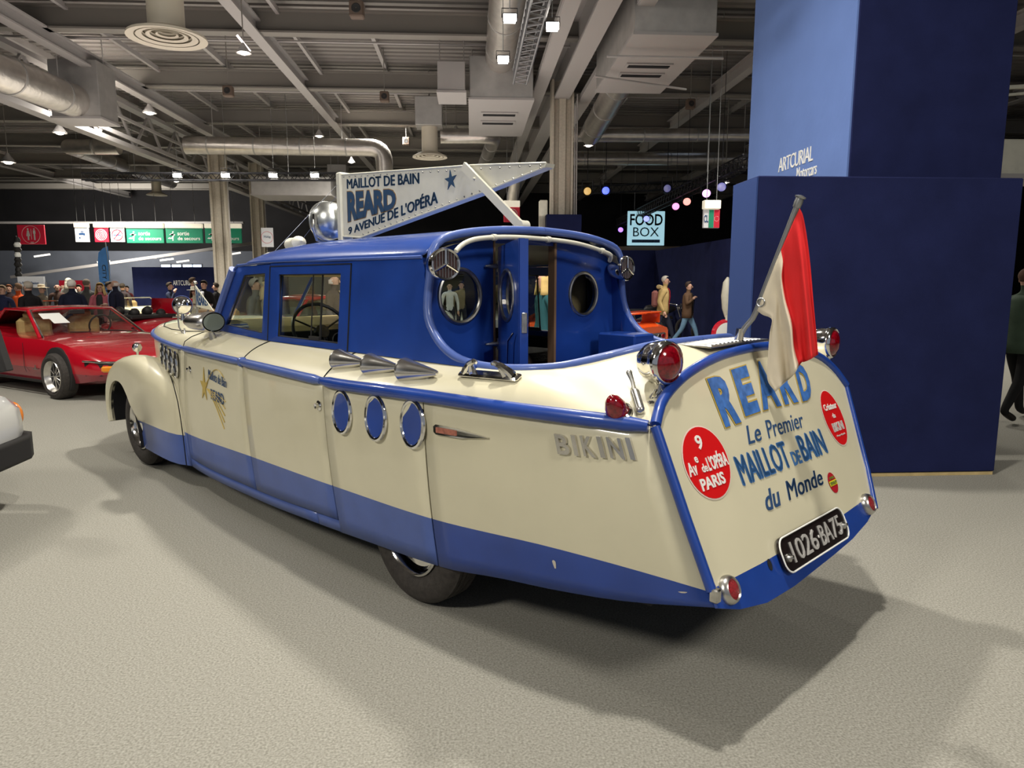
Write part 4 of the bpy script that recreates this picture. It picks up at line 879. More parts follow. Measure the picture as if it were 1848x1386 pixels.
mb = MB(); mb.tube([(0, .215*math.cos(t), .215*math.sin(t)) for t in np.linspace(0, 2*PI, 40, endpoint=False)], .012, 8, closed=True); obj('wheel_rim', mb, 'dullchrome', sw)
mb = MB(); [mb.tube([(0, 0, 0), (0, .21*math.cos(t), .21*math.sin(t))], .007, 6) for t in (.5, PI-.5, -PI/2)]; mb.lathe((0, 0, 0), [(.001, .02), (.05, .012), (.055, -.02)], axis=(1, 0, 0), n=16); mb.tube([(0, 0, 0), (-.35, 0, -.06)], .02, 8); obj('spokes', mb, 'dullchrome', sw)
# ---- sign board on the roof
sg = bpy.data.objects.new('roof_sign', None); COL.objects.link(sg); sg.parent = car
SB = [(-1.83, 1.97), (-1.82, 2.385), (-.42, 2.315), (.13, 2.232), (.13, 2.215), (-.42, 2.12), (-1.60, 1.94)]
SB = [(-1.95, 1.955), (-1.93, 2.40), (-.45, 2.30), (.14, 2.245), (.13, 2.225), (-.42, 2.13), (-1.70, 1.935)]
mb = MB(); plate(mb, [SB], lambda u, v, w: (u, w, v), .07); obj('sign_board', mb, 'ivory', sg, smooth=False)
mb = MB(); E2 = SB
for i in range(7):
    a, b = E2[i], E2[(i+1) % 7]; mb.tube([(a[0], -.036, a[1]), (b[0], -.036, b[1])], .006, 5)
obj('board_edge', mb, 'ivory', sg)
mb = MB()
for i in range(26):
    t = i/25; mb.sph((-1.90+t*2.0, -.037, 2.385-.145*t-.003), .006, 6, 4)
    mb.sph((-1.66+t*1.76, -.037, 1.957+.265*t), .006, 6, 4)
o = obj('rivets', mb, 'dullchrome', sg)
mb = MB(); mb.box((-1.965, 0, 2.17), (.06, .1, .5), bev=.008); obj('sign_post', mb, 'ivory', sg)
# text baselines (u along the board)
def band(x0, x1, b0, b1, t0, t1):   # bottom z at x0/x1, top z at x0/x1
    return lambda u, v, w: (x0+(x1-x0)*u, -.036-w, (b0+(b1-b0)*u)*(1-v)+(t0+(t1-t0)*u)*v)
M['signblue'] = mat('sign_dark_blue', (.018, .055, .115), .5)
mb = MB(); lettering(mb, 'MAILLOT DE BAIN', band(-1.86, -.98, 2.292, 2.245, 2.362, 2.315), .028, .002); obj('sign_lettering', mb, 'signblue', sg, smooth=False)
mb = MB(); lettering(mb, 'REARD', band(-1.866, -1.239, 2.049, 2.104, 2.278, 2.241), .075, .001); obj('sign_letter_edge', mb, mat('sign_brown_edge', (.22, .13, .05), .5), sg, smooth=False)
mb = MB(); lettering(mb, 'REARD', band(-1.86, -1.245, 2.055, 2.11, 2.272, 2.235), .055, .002); obj('sign_lettering', mb, 'signblue', sg, smooth=False)
mb = MB(); lettering(mb, "9 AVENUE DE L'OPÉRA", band(-1.86, -.79, 1.962, 2.108, 2.028, 2.205), .03, .002); obj('sign_lettering', mb, 'signblue', sg, smooth=False)
st = []
for k in range(10): a = PI/2+k*PI/5+.1; r = .060 if k % 2 == 0 else .022; st.append((-.66+r*math.cos(a), 2.235+r*math.sin(a)*1.05))
mb = MB(); plate(mb, [st], lambda u, v, w: (u, -.037-w, v), .004); obj('sign_star', mb, 'signblue', sg, smooth=False)
mb = MB(); mb.beam((-.51, -.06, 2.30), (-.02, -.06, 1.92), .02, .05); mb.lathe((-.02, -.05, 1.925), [(.03, -.03), (.03, .03), (.001, .03)], axis=(0, -1, 0), n=16); mb.lathe((-.40, -.07, 2.215), [(.008, 0), (.006, .012), (.001, .013)], axis=(0, -1, 0), n=10); obj('sign_brace', mb, 'ivory', sg)
mb = MB(); mb.tube([(-1.95, -.03, 2.36), (-2.42, -.40, 1.80)], .0018, 4); obj('guy_wire', mb, 'steel', sg)
mb = MB(); mb.tube([(-1.95, .03, 2.36), (-2.45, -.18, 1.86)], .0018, 4); obj('guy_wire', mb, 'steel', sg)
# search lamp in front of the board
sl = bpy.data.objects.new('search_lamp', None); COL.objects.link(sl); sl.parent = car; sl.location = (-2.18, 0, 2.085)
mb = MB(); mb.lathe((0, 0, 0), [(.001, -.14), (.07, -.13), (.12, -.085), (.143, -.02), (.145, .04), (.152, .05), (.15, .065), (.13, .07), (.001, .06)], axis=(-1, 0, 0), n=36); obj('lamp_shell', mb, mat('brushed_alloy', (.62, .64, .62), .32, 1., noise=.15, nscale=10), sl)
mb = MB(); mb.tube([(.02, -.15, .0), (.03, -.165, -.06), (.0, -.12, -.15), (0, 0, -.18), (0, .12, -.15), (.03, .165, -.06), (.02, .15, 0)], .012, 8); mb.lathe((0, 0, -.22), [(.05, 0), (.03, .04)], n=14); mb.box((.03, -.148, 0), (.03, .02, .08)); obj('yoke', mb, 'dullchrome', sl)
mb = MB(); mb.grid([[(-2.40+x, -.17+s*math.cos(a)*.07, 1.895+.03*h+s*math.sin(a)*.055) for a in np.linspace(0, 2*PI, 16, endpoint=False)] for x, s, h in ((-.09, .1, .2), (-.08, 1, .4), (-.02, .8, .6), (.03, .9, .9), (.06, .3, 1.2), (.07, .02, 1.3))], closed=True); mb.box((-2.38, -.17, 1.82), (.12, .1, .06), bev=.01); obj('roof_ventilator', mb, 'ivory', car)
mb = MB(); mb.tube([(-1.80, -.62, 1.815), (-1.88, -.66, 1.80), (-1.98, -.69, 1.775)], [.008, .016, .008], 8); obj('roof_lamp', mb, 'ivory', car)
# ---- transom lettering and fittings
tl = bpy.data.objects.new('transom_lettering', None); COL.objects.link(tl); tl.parent = car
def tband(y0, y1, b0, b1, t0, t1, sh=0.): return lambda u, v, w: tuple(TP(y0+(y1-y0)*u+sh*v, (b0+(b1-b0)*u)*(1-v)+(t0+(t1-t0)*u)*v, .008+w))
# REARD fans out on an arc: letters separately, with gold edge

QL = [('R', (-.322, 1.03), (-.333, 1.229), (-.125, 1.238), (-.180, 1.034)), ('E', (-.144, 1.05), (-.125, 1.247), (.028, 1.256), (.003, 1.055)), ('A', (.020, 1.055), (.095, 1.262), (.195, 1.265), (.205, 1.054)), ('R', (.228, 1.054), (.250, 1.262), (.415, 1.246), (.378, 1.051)), ('D', (.407, 1.048), (.458, 1.235), (.594, 1.210), (.540, 1.049))]
for ch, bl, tl_, tr2, br in QL:
    cx0 = (bl[0]+tl_[0]+tr2[0]+br[0])/4; cz0 = (bl[1]+br[1]+tl_[1]+tr2[1])/4
    for m_, bd_, off_, gr in (('gold', .075, .0085, .0), ('letterblue', .05, .0105, .006)):
        def fn(u, v, w):
            y = (bl[0]*(1-v)+tl_[0]*v)*(1-u)+(br[0]*(1-v)+tr2[0]*v)*u; z = (bl[1]*(1-v)+tl_[1]*v)*(1-u)+(br[1]*(1-v)+tr2[1]*v)*u
            wy = abs(br[0]-bl[0]); y = cx0+(y-cx0)*(1-gr*2/wy); z = cz0+(z-cz0)*(1-gr*1.6/.2)
            return tuple(TP(y, z, off_+w*.5))
        mb = MB(); lettering(mb, ch, fn, bd_, .001); obj('painted_letter', mb, m_, tl, smooth=False)
mb = MB(); lettering(mb, 'Le', tband(-.185, -.06, .95, .95, 1.02, 1.02), .006, .001, .35); obj('script_lettering', mb, 'letterdark', tl, smooth=False); mb = MB(); lettering(mb, 'Premier', tband(-.01, .355, .948, .948, 1.02, 1.015), .0, .001, .3); obj('script_lettering', mb, 'letterdark', tl, smooth=False)
M['lb2'] = mat('maillot_blue', (.05, .15, .36), .45, noise=.15, nscale=20)
mb = MB(); lettering(mb, 'MAILLOT', tband(-.335, .10, .815, .815, .928, .925), .04, .001); obj('block_lettering', mb, 'lb2', tl, smooth=False)
mb = MB(); lettering(mb, 'DE', tband(.122, .205, .815, .815, .872, .870), .035, .001); obj('block_lettering', mb, 'lb2', tl, smooth=False)
mb = MB(); lettering(mb, 'BAIN', tband(.222, .482, .815, .813, .926, .924), .045, .001); obj('block_lettering', mb, 'lb2', tl, smooth=False)
mb = MB(); lettering(mb, 'du', tband(-.225, -.09, .700, .700, .775, .775), .015, .001, .35); obj('script_lettering', mb, 'letterdark', tl, smooth=False); mb = MB(); lettering(mb, 'Monde', tband(-.03, .33, .702, .702, .775, .768), .012, .001, .3); obj('script_lettering', mb, 'letterdark', tl, smooth=False)
def oval(cy_, cz_, ry, rz_, off=.0075): 
    mb = MB(); mb.add([TP(cy_+ry*math.cos(a), cz_+rz_*math.sin(a), off) for a in np.linspace(0, 2*PI, 40, endpoint=False)], [tuple(range(40))]); return mb
def disc(c, r, texts, name='red_disc', m='red'):
    o = obj(name, oval(*c, r[0]+.006, r[1]+.005, .0080), mat('disc_edge', (.8, .62, .55), .4) if m == 'red' else 'gold', tl, smooth=False)
    o2 = obj('disc_face', oval(*c, *r, .0095), m, o, smooth=False)
    for s, y0, y1, z0, z1, bd_ in texts:
        mb = MB(); lettering(mb, s, tband(y0, y1, z0, z0, z1, z1), bd_, .001)
        mb.v = [tuple(Vector(p)+Vector((.908, 0, .418))*.003) for p in mb.v]
        obj('disc_lettering', mb, 'letterwhite', o, smooth=False)
disc((-.523, .938), (.146, .126), [('9', -.555, -.513, .985, 1.036, .02), ('Av', -.662, -.604, .908, .955, .02), ('e', -.600, -.580, .946, .968, .02), ('de', -.574, -.536, .908, .938, .02), ("L'OPÉRA", -.530, -.386, .906, .966, .03), ('PARIS', -.615, -.447, .850, .892, .03)])
disc((.678, .947), (.102, .127), [('Créateur', .605, .752, .985, 1.015, .02), ('du', .665, .695, .945, .968, .01), ('BIKINI', .620, .745, .885, .925, .035), ('Marque déposée', .630, .730, .860, .870, .01)])
M['smallred'] = mat('sticker_red', (.40, .01, .02), .4)
o = obj('round_sticker', oval(.413, .692, .042, .044, .008), 'smallred', tl, smooth=False)
mb = MB(); mb.add([TP(*p, .0095) for p in ((.375, .680), (.452, .680), (.452, .702), (.375, .702))], [(0, 1, 2, 3)]); o2 = obj('sticker_band', mb, mat('sticker_yellow', (.7, .6, .02), .4), o, smooth=False)
mb = MB(); lettering(mb, 'DUNLOP', tband(.380, .447, .684, .684, .698, .698), .03, .001); lettering(mb, 'PNEUS', tband(.390, .436, .708, .708, .718, .718), .02, .001); mb.v = [tuple(Vector(p)+Vector((.908, 0, .418))*.003) for p in mb.v]; obj('sticker_lettering', mb, mat('sticker_olive', (.22, .28, .05), .5), o, smooth=False)
# number plate
def rrect(cy_, cz_, w, h, r, n=6):
    P = []
    for (sx_, sy_, a0) in ((1, 1, 0), (-1, 1, PI/2), (-1, -1, PI), (1, -1, 3*PI/2)):
        for k in range(n+1): a = a0+PI/2*k/n; P.append((cy_+sx_*(w/2-r)+r*math.cos(a), cz_+sy_*(h/2-r)+r*math.sin(a)))
    return P
mb = MB(); plate(mb, [rrect(.036, .538, .625, .128, .045)], lambda u, v, w: TP(u, v, .022+w), .012); npz = obj('number_plate', mb, mat('plate_black', (.012, .008, .008), .25, noise=.3, nscale=90), car, smooth=False)
mb = MB(); mb.tube([TP(y, z, .030) for y, z in rrect(.036, .538, .622, .125, .045)], .0035, 6, closed=True); obj('plate_rim', mb, 'white', npz)
mb = MB(); lettering(mb, '1026', lambda u, v, w: tuple(TP(-.195+u*.235, .499+v*.076, .030+w)), .0, .002); mb.lathe(tuple(TP(.058, .538, .030)), [(.007, 0), (.006, .003), (.0001, .003)], axis=(.908, 0, .418), n=10); lettering(mb, 'BA', lambda u, v, w: tuple(TP(.075+u*.11, .499+v*.076, .030+w)), .0, .002); lettering(mb, '75', lambda u, v, w: tuple(TP(.195+u*.095, .499+v*.076, .030+w)), .0, .002); obj('plate_characters', mb, mat('plate_silver', (.62, .60, .57), .35, .4), npz, smooth=False)
for y in (-.235, .305): mb = MB(); mb.lathe(tuple(TP(y, .528, .028)), [(.018, 0), (.017, .008), (.008, .014), (.007, .024), (.001, .025)], axis=(.908, 0, .418), n=16); obj('plate_bolt', mb, 'dullchrome', npz)
for y, z, r in ((-.345, .534, .016), (.388, .540, .012)): mb = MB(); mb.add([TP(y+r*math.cos(a)*.9, z+r*1.3*math.sin(a), .008) for a in np.linspace(0, 2*PI, 16, endpoint=False)], [tuple(range(16))]); obj('transom_hole', mb, 'dark', car, smooth=False)
for y, z in ((-.665, .533), (.672, .545)):
    mb = MB(); mb.lathe(tuple(TP(y, z, .006)), [(.052, 0), (.052, .012), (.046, .024), (.038, .030), (.034, .024)], axis=(.908, 0, .418), n=28); o = obj('round_reflector', mb, 'dullchrome', car)
    mb = MB(); mb.lathe(tuple(TP(y, z, .006)), [(.036, .024), (.02, .03), (.001, .031)], axis=(.908, 0, .418), n=24); obj('reflector_lens', mb, mat('reflector_red', (.26, .006, .012), .3, noise=.5, nscale=220, bump=.6, bscale=300), o)
# paint chips and rust marks, each with its own shape
mb = MB()
for (X, t, w_, h_) in ((.86, .155, .006, .03), (1.28, .075, .012, .005)):
    pts = [side(X+w_*math.cos(a)*(1+.3*math.sin(3*a)), t+h_*math.sin(a)*(1+.2*math.cos(2*a)), .002) for a in np.linspace(0, 2*PI, 12, endpoint=False)]
    mb.add(pts, [tuple(range(12))])
obj('paint_chip', mb, mat('bare_primer', (.55, .5, .42), .6), car, smooth=False)
# flagpole and flag
mb = MB(); mb.lathe((1.218, .1, 1.335), [(.045, 0), (.045, .008), (.020, .012), (.020, .075), (.001, .075)], axis=(.15, 0, 1), n=20); fp = obj('flagpole_socket', mb, 'chrome', car)
mb = MB(); P = smooth_path([(1.225, .1, 1.36), (1.245, .1, 1.41), (1.287, .1, 1.463), (1.33, .1, 1.58), (1.40, .1, 1.775), (1.468, .1, 1.965)], 24); mb.tube(P, .0125, 10); mb.lathe((1.468, .1, 1.965), [(.022, 0), (.023, .006), (.012, .01), (.001, .012)], axis=(.34, 0, .94), n=16); mb.lathe(tuple(P[-1]), [(.016, -.04), (.018, -.02), (.016, 0)], axis=(.34, 0, .94), n=12)
mb.tube([(1.325+.018*math.cos(a), .085, 1.53+.018*math.sin(a)) for a in np.linspace(0, 2*PI, 10, endpoint=False)], .003, 5, closed=True); fpo = obj('flagpole', mb, 'steel', car)
def carat(px, py, y):
    d = FW+RT*((px-CX)/F)-UP*((py-CY)/F); c, s = math.cos(CARA), math.sin(CARA)
    cx_ = Vector((s, -c, 0)); cy_ = Vector((c, s, 0)); O_ = Vector((.34, 3.99, 0)); o = Vector((0, 0, CH))-O_
    t = (y-o.dot(cy_))/d.dot(cy_); p = o+d*t; return Vector((p.dot(cx_), y, p.z))
FL = [ # rows from the pole top to the pole foot: points from pole outwards
 [(1443, 376), (1449, 390), (1456, 430), (1462, 480), (1467, 540), (1472, 595), (1476, 640)],
 [(1434, 395), (1441, 420), (1447, 460), (1452, 510), (1458, 570), (1462, 615), (1465, 647)],
 [(1424, 418), (1431, 445), (1436, 480), (1441, 525), (1447, 580), (1450, 620), (1452, 653)],
 [(1413, 443), (1416, 468), (1414, 495), (1420, 535), (1432, 580), (1436, 622), (1446, 655)],
 [(1401, 470), (1408, 487), (1409, 512), (1414, 550), (1424, 595), (1428, 640), (1432, 676)],
 [(1385, 507), (1395, 525), (1402, 545), (1404, 580), (1408, 620), (1412, 660), (1415, 692)],
 [(1363, 558), (1376, 568), (1393, 577), (1389, 605), (1386, 645), (1385, 685), (1399, 707)]]
nu, nv = 37, 37
C1 = []
for r in FL: C1.append([Vector(cr([(i, *q) for i, q in enumerate(r)], 6*k/(nv-1))) for k in range(nv)])
rows = []
for j in range(nu):
    row = []
    for k in range(nv):
        q = cr([(i, *C1[i][k]) for i in range(7)], 6*j/(nu-1)); v = k/(nv-1); u = j/(nu-1)
        dpt = .1+.034*v*math.sin(u*15+1.0+v*1.2)+.02*v*math.sin(u*27)-.01
        row.append(carat(q[0], q[1], dpt))
    rows.append(row)
mb = MB(); mb.grid(rows)
mb.m = [0 if (i//(nv-1)) < 20 else 1 for i in range(len(mb.f))]
fg = obj('flag', mb, ['flagred', 'flagwhite'], fpo, thick=.0018, angle=180)
# ------------------------------------------------------------------ hanging signs
def sign(name, label, x0, x1, y0, y1, Y, col, parts=(), cat='sign', head=True):
    p, q = W(x0, y0, Y), W(x1, y1, Y); w, h = q.x-p.x, p.z-q.z
    t = thing(name, label, cat, ((p.x+q.x)/2, Y, (p.z+q.z)/2))
    mb = MB(); mb.box((0, 0, 0), (w, .08, h), bev=.01); obj('sign_face', mb, col, t)
    if head:
        mb = MB(); mb.box((0, 0, h/2+.11), (w, .2, .2), bev=.01); obj('lamp_box', mb, 'signlamp', t)
        for sx in (-.3, .3): mb = MB(); mb.tube([(w*sx, 0, h/2+.2), (w*sx, 0, 7.92-(p.z+q.z)/2)], .008, 5); obj('hanger', mb, 'steel', t)
    for (kind, args, m) in parts:
        mb = MB(); f = lambda u, v, s=0: (-w/2+u*w, -.045-s, -h/2+v*h)
        if kind == 'text': s, u0, u1, v0, v1, b_ = args; lettering(mb, s, lambda u, v, ww: f(u0+(u1-u0)*u, v0+(v1-v0)*v, ww), b_, .003)
        if kind == 'ring': u, v, r, tk = args; c = f(u, v); mb.tube([(c[0]+r*h*math.cos(a), c[1], c[2]+r*h*math.sin(a)) for a in np.linspace(0, 2*PI, 32, endpoint=False)], tk*h, 5, closed=True)
        if kind == 'poly':
            for P in args: vs = [f(*pp, .003) for pp in P]; mb.add(vs, [tuple(range(len(vs)))])
        if kind == 'line': P, tk = args; mb.tube([f(*pp) for pp in P], tk*h, 5)
        obj('sign_mark', mb, m, t, smooth=False)
    return t
M['signgreen'] = mat('sign_green', (.01, .19, .10), .5, emit=(.01, .19, .10), es=.35)
M['signred'] = mat('sign_red', (.45, .01, .03), .5, emit=(.45, .01, .03), es=.3)
M['signwhite'] = mat('sign_white', (.62, .63, .66), .5)
M['signlamp'] = mat('sign_lamp_box', (.8, .75, .62), .5, emit=(1, .9, .7), es=.8)
def el(cx_, cy_, rx_, ry_, n=14): return [(cx_+rx_*math.cos(2*PI*k/n), cy_+ry_*math.sin(2*PI*k/n)) for k in range(n)]
def man(cx_, s=1., skirt=False): 
    b = [[(cx_-.05, .55), (cx_-.045, .72), (cx_+.045, .72), (cx_+.05, .55), (cx_+.03, .55), (cx_+.03, .22), (cx_-.03, .22), (cx_-.03, .55)]] if not skirt else [[(cx_-.035, .72), (cx_+.035, .72), (cx_+.075, .42), (cx_+.03, .42), (cx_+.03, .22), (cx_-.03, .22), (cx_-.03, .42), (cx_-.075, .42)]]
    return b+[el(cx_, .785, .032, .05)]
sign('restroom_sign', 'square red restroom sign with white figures, far left', 31, 83, 406, 441, 30, 'signred', [('ring', (.5, .5, .46, .012), 'white'), ('poly', man(.4, skirt=True)+man(.63), 'white'), ('poly', [[(.505, .25), (.525, .25), (.525, .8), (.505, .8)]], 'white'), ('text', ('332', .46, .58, .06, .13, .02), 'white')], head=False)
sign('tap_sign', 'small white sign with a dark water tap', 135, 162, 411, 437, 34, 'signwhite', [('poly', [[(.3, .5), (.3, .62), (.55, .66), (.75, .62), (.75, .46), (.62, .46), (.62, .5)], [(.44, .7), (.44, .76), (.66, .76), (.66, .7)], el(.35, .3, .05, .07)], 'letterdark')])
sign('fire_hose_sign', 'small red sign with a white spiral between tap and no-smoking signs', 170, 197, 411, 437, 34, 'signred', [('ring', (.5, .5, r, .02), 'white') for r in (.38, .28, .18, .08)])
sign('no_smoking_sign', 'small white no-smoking sign with red ring', 199, 226, 411, 437, 34, 'signwhite', [('ring', (.5, .5, .36, .03), 'signred'), ('line', ([(.27, .25), (.73, .75)], .03), 'signred'), ('poly', [[(.22, .46), (.78, .46), (.78, .53), (.22, .53)]], 'letterdark')])
run = [el(.20, .74, .022, .06), [(.10, .60), (.20, .68), (.19, .5), (.15, .36), (.09, .38), (.05, .30), (.11, .28), (.17, .30), (.175, .16), (.20, .16), (.205, .36), (.22, .5), (.26, .56), (.25, .6), (.21, .58), (.17, .64), (.11, .54)]]
for x0, x1, lb in ((228, 297, 'leftmost of the three green emergency exit signs'), (299, 367, 'middle green emergency exit sign'), (370, 437, 'rightmost green emergency exit sign, partly behind the pale column')):
    sign('exit_sign', lb, x0, x1, 412, 439, 34, 'signgreen', [('poly', run, 'white'), ('text', ('sortie', .32, .64, .52, .78, .012), 'white'), ('text', ('de secours', .32, .93, .2, .44, .012), 'white')])['group'] = 'green emergency exit signs'
sign('round_logo_sign', 'small pale poster with a ring and 750g beside the thin column', 471, 494, 411, 446, 30, 'signwhite', [('ring', (.5, .5, .3, .008), 'signred'), ('text', ('750g', .2, .8, .45, .58, .0), 'letterdark')], head=False)
sign('fire_hose_sign', 'red sign with a white spiral hanging behind the sign board brace', 909, 938, 374, 401, 24, 'signred', [('ring', (.5, .5, r, .02), 'white') for r in (.38, .28, .18, .08)])
t = sign('exit_sign', 'small hanging sign in white, green and red left of the navy block', 1269, 1297, 378, 412, 17, 'signwhite', [('poly', [[(.33, .02), (.33, .98), (.62, .98), (.62, .02)]], 'signgreen'), ('poly', [[(.64, .02), (.64, .98), (.99, .98), (.99, .02)]], 'signred'), ('text', ('CL', .04, .3, .3, .7, .02), 'letterdark'), ('ring', (.81, .5, .13, .01), 'white')])
M['foodglow'] = mat('food_sign_glow', (.5, .8, .9), .4, emit=(.50, .86, 1.0), es=.95)
sign('food_sign', 'glowing pale blue FOOD BOX restaurant sign under the stage lights', 1133, 1198, 381, 443, 29.6, 'foodglow', [('text', ('FOOD', .06, .94, .58, .92, .02), 'dark'), ('text', ('BOX', .15, .85, .26, .53, .0), 'dark'), ('poly', [[(.12, .08), (.88, .08), (.88, .17), (.12, .17)]], 'letterdark'), ('text', ('restaurant', .26, .74, .09, .16, .0), 'white')], head=False)
sign('banner', 'pale stand banner with grey print at the left edge behind the crowd', 32, 82, 499, 519, 24, 'signwhite', [('text', ('La Nuit des Passions', .08, .8, .3, .55, .0), 'letterdark')], 'banner', head=False)
bn = bpy.data.objects['banner']
for sx in (-.45, .45): mb = MB(); mb.tube([(sx, 0, 0), (sx, 0, -bn.location.z)], .02, 6); obj('post', mb, 'steel', bn)
p = W(80, 515, 40); mb = MB(); sgn = thing('red_panel', 'red exhibition panel behind the white-haired crowd', 'partition', (W(135, 515, 38).x, 38, 0)); mb.box((0, 0, .8), (1.5, .1, 1.75)); obj('panel', mb, 'signred', sgn)
# feather banners
p = W(196, 575, 26); t = thing('feather_banner', 'tall blue feather banner behind the man in the dark suit', 'banner', (p.x, 26, 0))
mb = MB(); mb.tube([(.14, 0, 0), (.16, 0, 2.2), (.1, 0, 3.0)], .02, 6); obj('pole', mb, 'steel', t)
mb = MB(); plate(mb, [[(-.2, .45), (.15, .45), (.19, 2.2), (.17, 2.85), (.0, 2.78), (-.16, 2.62), (-.21, 2.3)]], lambda u, v, w: (u, w, v), .01); obj('cloth', mb, mat('banner_blue', (.05, .17, .42), .8, noise=.2, nscale=2), t, smooth=False)
mb = MB(); lettering(mb, 'CITY PASSION', lambda u, v, w: (-.08+v*.14, -.012, 2.2-u*1.5), .01, .001); obj('banner_lettering', mb, 'signwhite', t, smooth=False)
p = W(44, 575, 26); t = thing('checkered_flag', 'furled black and white checkered flag on a pole at the far left', 'flag', (p.x, 26, 0))
mb = MB(); mb.tube([(.05, 0, 0), (0, 0, 3.2)], .02, 6); obj('pole', mb, 'steel', t)
for k in range(8):
    mb = MB(); mb.lathe((.02-.01*k, 0, 3.15-k*.17), [(.06+.01*(k % 3), 0), (.10+.015*(k % 3), -.09), (.09, -.17)], n=10); obj('flag_fold', mb, 'white' if k in (1, 3) else 'black', t)

# ------------------------------------------------------------------ people
PM = {}; HX, HY, HZ, HR = .083, .098, 1.69, .085
def pm(c, r=.85):
    k = tuple(c)+(r,)
    if k not in PM: PM[k] = mat('cloth_or_skin', c, r, noise=.12, nscale=9, spec=.2)
    return PM[k]
SK = (.55, .33, .24)
def person(px, Y, H, face, label, top, legs=(.02, .02, .03), hair=(.04, .03, .02), skin=SK, pose='stand', hat=None, shirt=None, coat=0., z0=0., hairlong=False, bald=False, lean=0., detail=1, x=None, group=None):
    """face: direction the person looks (radians, 0 = towards the camera side -y)"""
    X = x if x is not None else W(px, 560, Y).x
    t = thing('person', label, 'person', (X, Y, z0), face, group); s = H/1.76; t.scale = (s, s, s)
    bones = []  # (a, ra, b, rb, region)
    V = {}
    def j(n, x_, y_, z_, r, r2=None): V[n] = (Vector((x_, y_, z_)), r, r2 or r)
    c = coat
    j('pel', 0, 0, .96, .150+c, .105+c); j('wai', 0, -lean*.2, 1.10, .135+c, .095+c); j('che', 0, -lean*.6, 1.30, .165+c, .115+c); j('shc', 0, -lean*.9, 1.44, .11+c*.5, .09+c*.5)
    j('nek', 0, -lean-.005, 1.505, .055); j('hd0', 0, -lean-.015, 1.58, .066, .074); j('hd1', 0, -lean-.012, 1.655, .078, .094); j('hd2', 0, -lean-.004, 1.715, .062, .075)
    walk = pose.startswith('walk')
    for sd, n in ((1, 'l'), (-1, 'r')):
        st = (.20 if sd == 1 else -.22) if walk else .02*sd
        j('hip'+n, .095*sd, 0, .90, .098, .10); j('kne'+n, .10*sd, -st*.9-.02-(.06 if walk and sd == -1 else 0), .50, .066); j('ank'+n, .10*sd, -st*1.5+(.06 if walk and sd == -1 else 0), .10+(.05 if walk and sd == -1 else 0), .045); j('toe'+n, .115*sd, -st*1.5-.15, .045, .04)
        j('sho'+n, .185*sd, -lean*.9, 1.41, .068+c*.5)
        if pose in ('stand', 'walk') or (pose in ('walkbent', 'phone1', 'face1') and sd == 1): j('elb'+n, .25*sd, .03-(.05*sd if walk else 0), 1.13, .05+c*.4); j('wri'+n, .26*sd, -.05, .88, .034)
        elif pose in ('face1',): j('elb'+n, .24*sd, -.12, 1.20, .05+c*.4); j('wri'+n, .10*sd, -.17, 1.46, .034)
        elif pose in ('walkbent',): j('elb'+n, .29*sd, -.03, 1.17, .052+c*.4); j('wri'+n, .12*sd, -.155, 1.31, .034)
        else: j('elb'+n, .25*sd, -.02, 1.14, .05+c*.4); j('wri'+n, .12*sd, -.26, 1.16, .034)
    B = [('pel', 'wai', 0), ('wai', 'che', 0), ('che', 'shc', 0), ('shc', 'nek', 1), ('nek', 'hd0', 1), ('hd0', 'hd1', 1), ('hd1', 'hd2', 1)]
    for n in 'lr': B += [('pel', 'hip'+n, 2), ('hip'+n, 'kne'+n, 2), ('kne'+n, 'ank'+n, 2), ('ank'+n, 'toe'+n, 3), ('shc', 'sho'+n, 0), ('sho'+n, 'elb'+n, 0), ('elb'+n, 'wri'+n, 0)]
    names = list(V); me = bpy.data.meshes.new('body'); me.from_pydata([V[n][0] for n in names], [(names.index(a), names.index(b)) for a, b, _ in B], [])
    o = bpy.data.objects.new('body', me); COL.objects.link(o)
    md = o.modifiers.new('s', 'SKIN'); md.use_smooth_shade = True; md.branch_smoothing = .6
    for i, n in enumerate(names): sv = me.skin_vertices[0].data[i]; sv.radius = V[n][1:]; sv.use_root = (n == 'pel')
    md2 = o.modifiers.new('u', 'SUBSURF'); md2.levels = detail
    dg = bpy.context.evaluated_depsgraph_get(); ev = bpy.data.meshes.new_from_object(o.evaluated_get(dg)); bpy.data.objects.remove(o)
    mb = MB(); vs = [tuple(v.co) for v in ev.vertices]; fs = [tuple(p.vertices) for p in ev.polygons]; bpy.data.meshes.remove(ev)
    seg = [(V[a][0], V[b][0], r, (V[a][1]+V[b][1])/2) for a, b, r in B]; ms = []
    for f in fs:
        cc = sum((Vector(vs[i]) for i in f), Vector())/len(f); best = 9; rg = 0
        for a, b_, r, rad in seg:
            d = b_-a; u = max(0, min(1, (cc-a).dot(d)/d.length_squared)); q = (cc-a-d*u).length-rad
            if q < best: best = q; rg = r
        if rg == 1 and cc.z < 1.495-0: rg = 0
        if rg == 0 and cc.z < .92 and abs(cc.x) < .17: rg = 2
        ms.append(rg)
    mb.add(vs, fs); mb.m = ms
    # fingers and thumb, nose, ears
    mb.k = 1
    for sd, n in ((1, 'l'), (-1, 'r')):
        w_ = V['wri'+n][0]; d = (w_-V['elb'+n][0]).normalized(); sdv = Vector((0, 1, 0)).cross(d); sdv = sdv.normalized() if sdv.length > .1 else Vector((1, 0, 0)); fwd = d.cross(sdv)
        mb.tube([w_, w_+d*.05, w_+d*.10], [.028, .036, .034], 8)
        for k, L in enumerate((.065, .078, .072, .056)):
            b0 = w_+d*.095+fwd*(.024-.016*k); mb.tube([b0, b0+d*L*.55+sdv*(-.012*sd), b0+d*L*.85+sdv*(-.035*sd)], [.0095, .009, .007], 6)
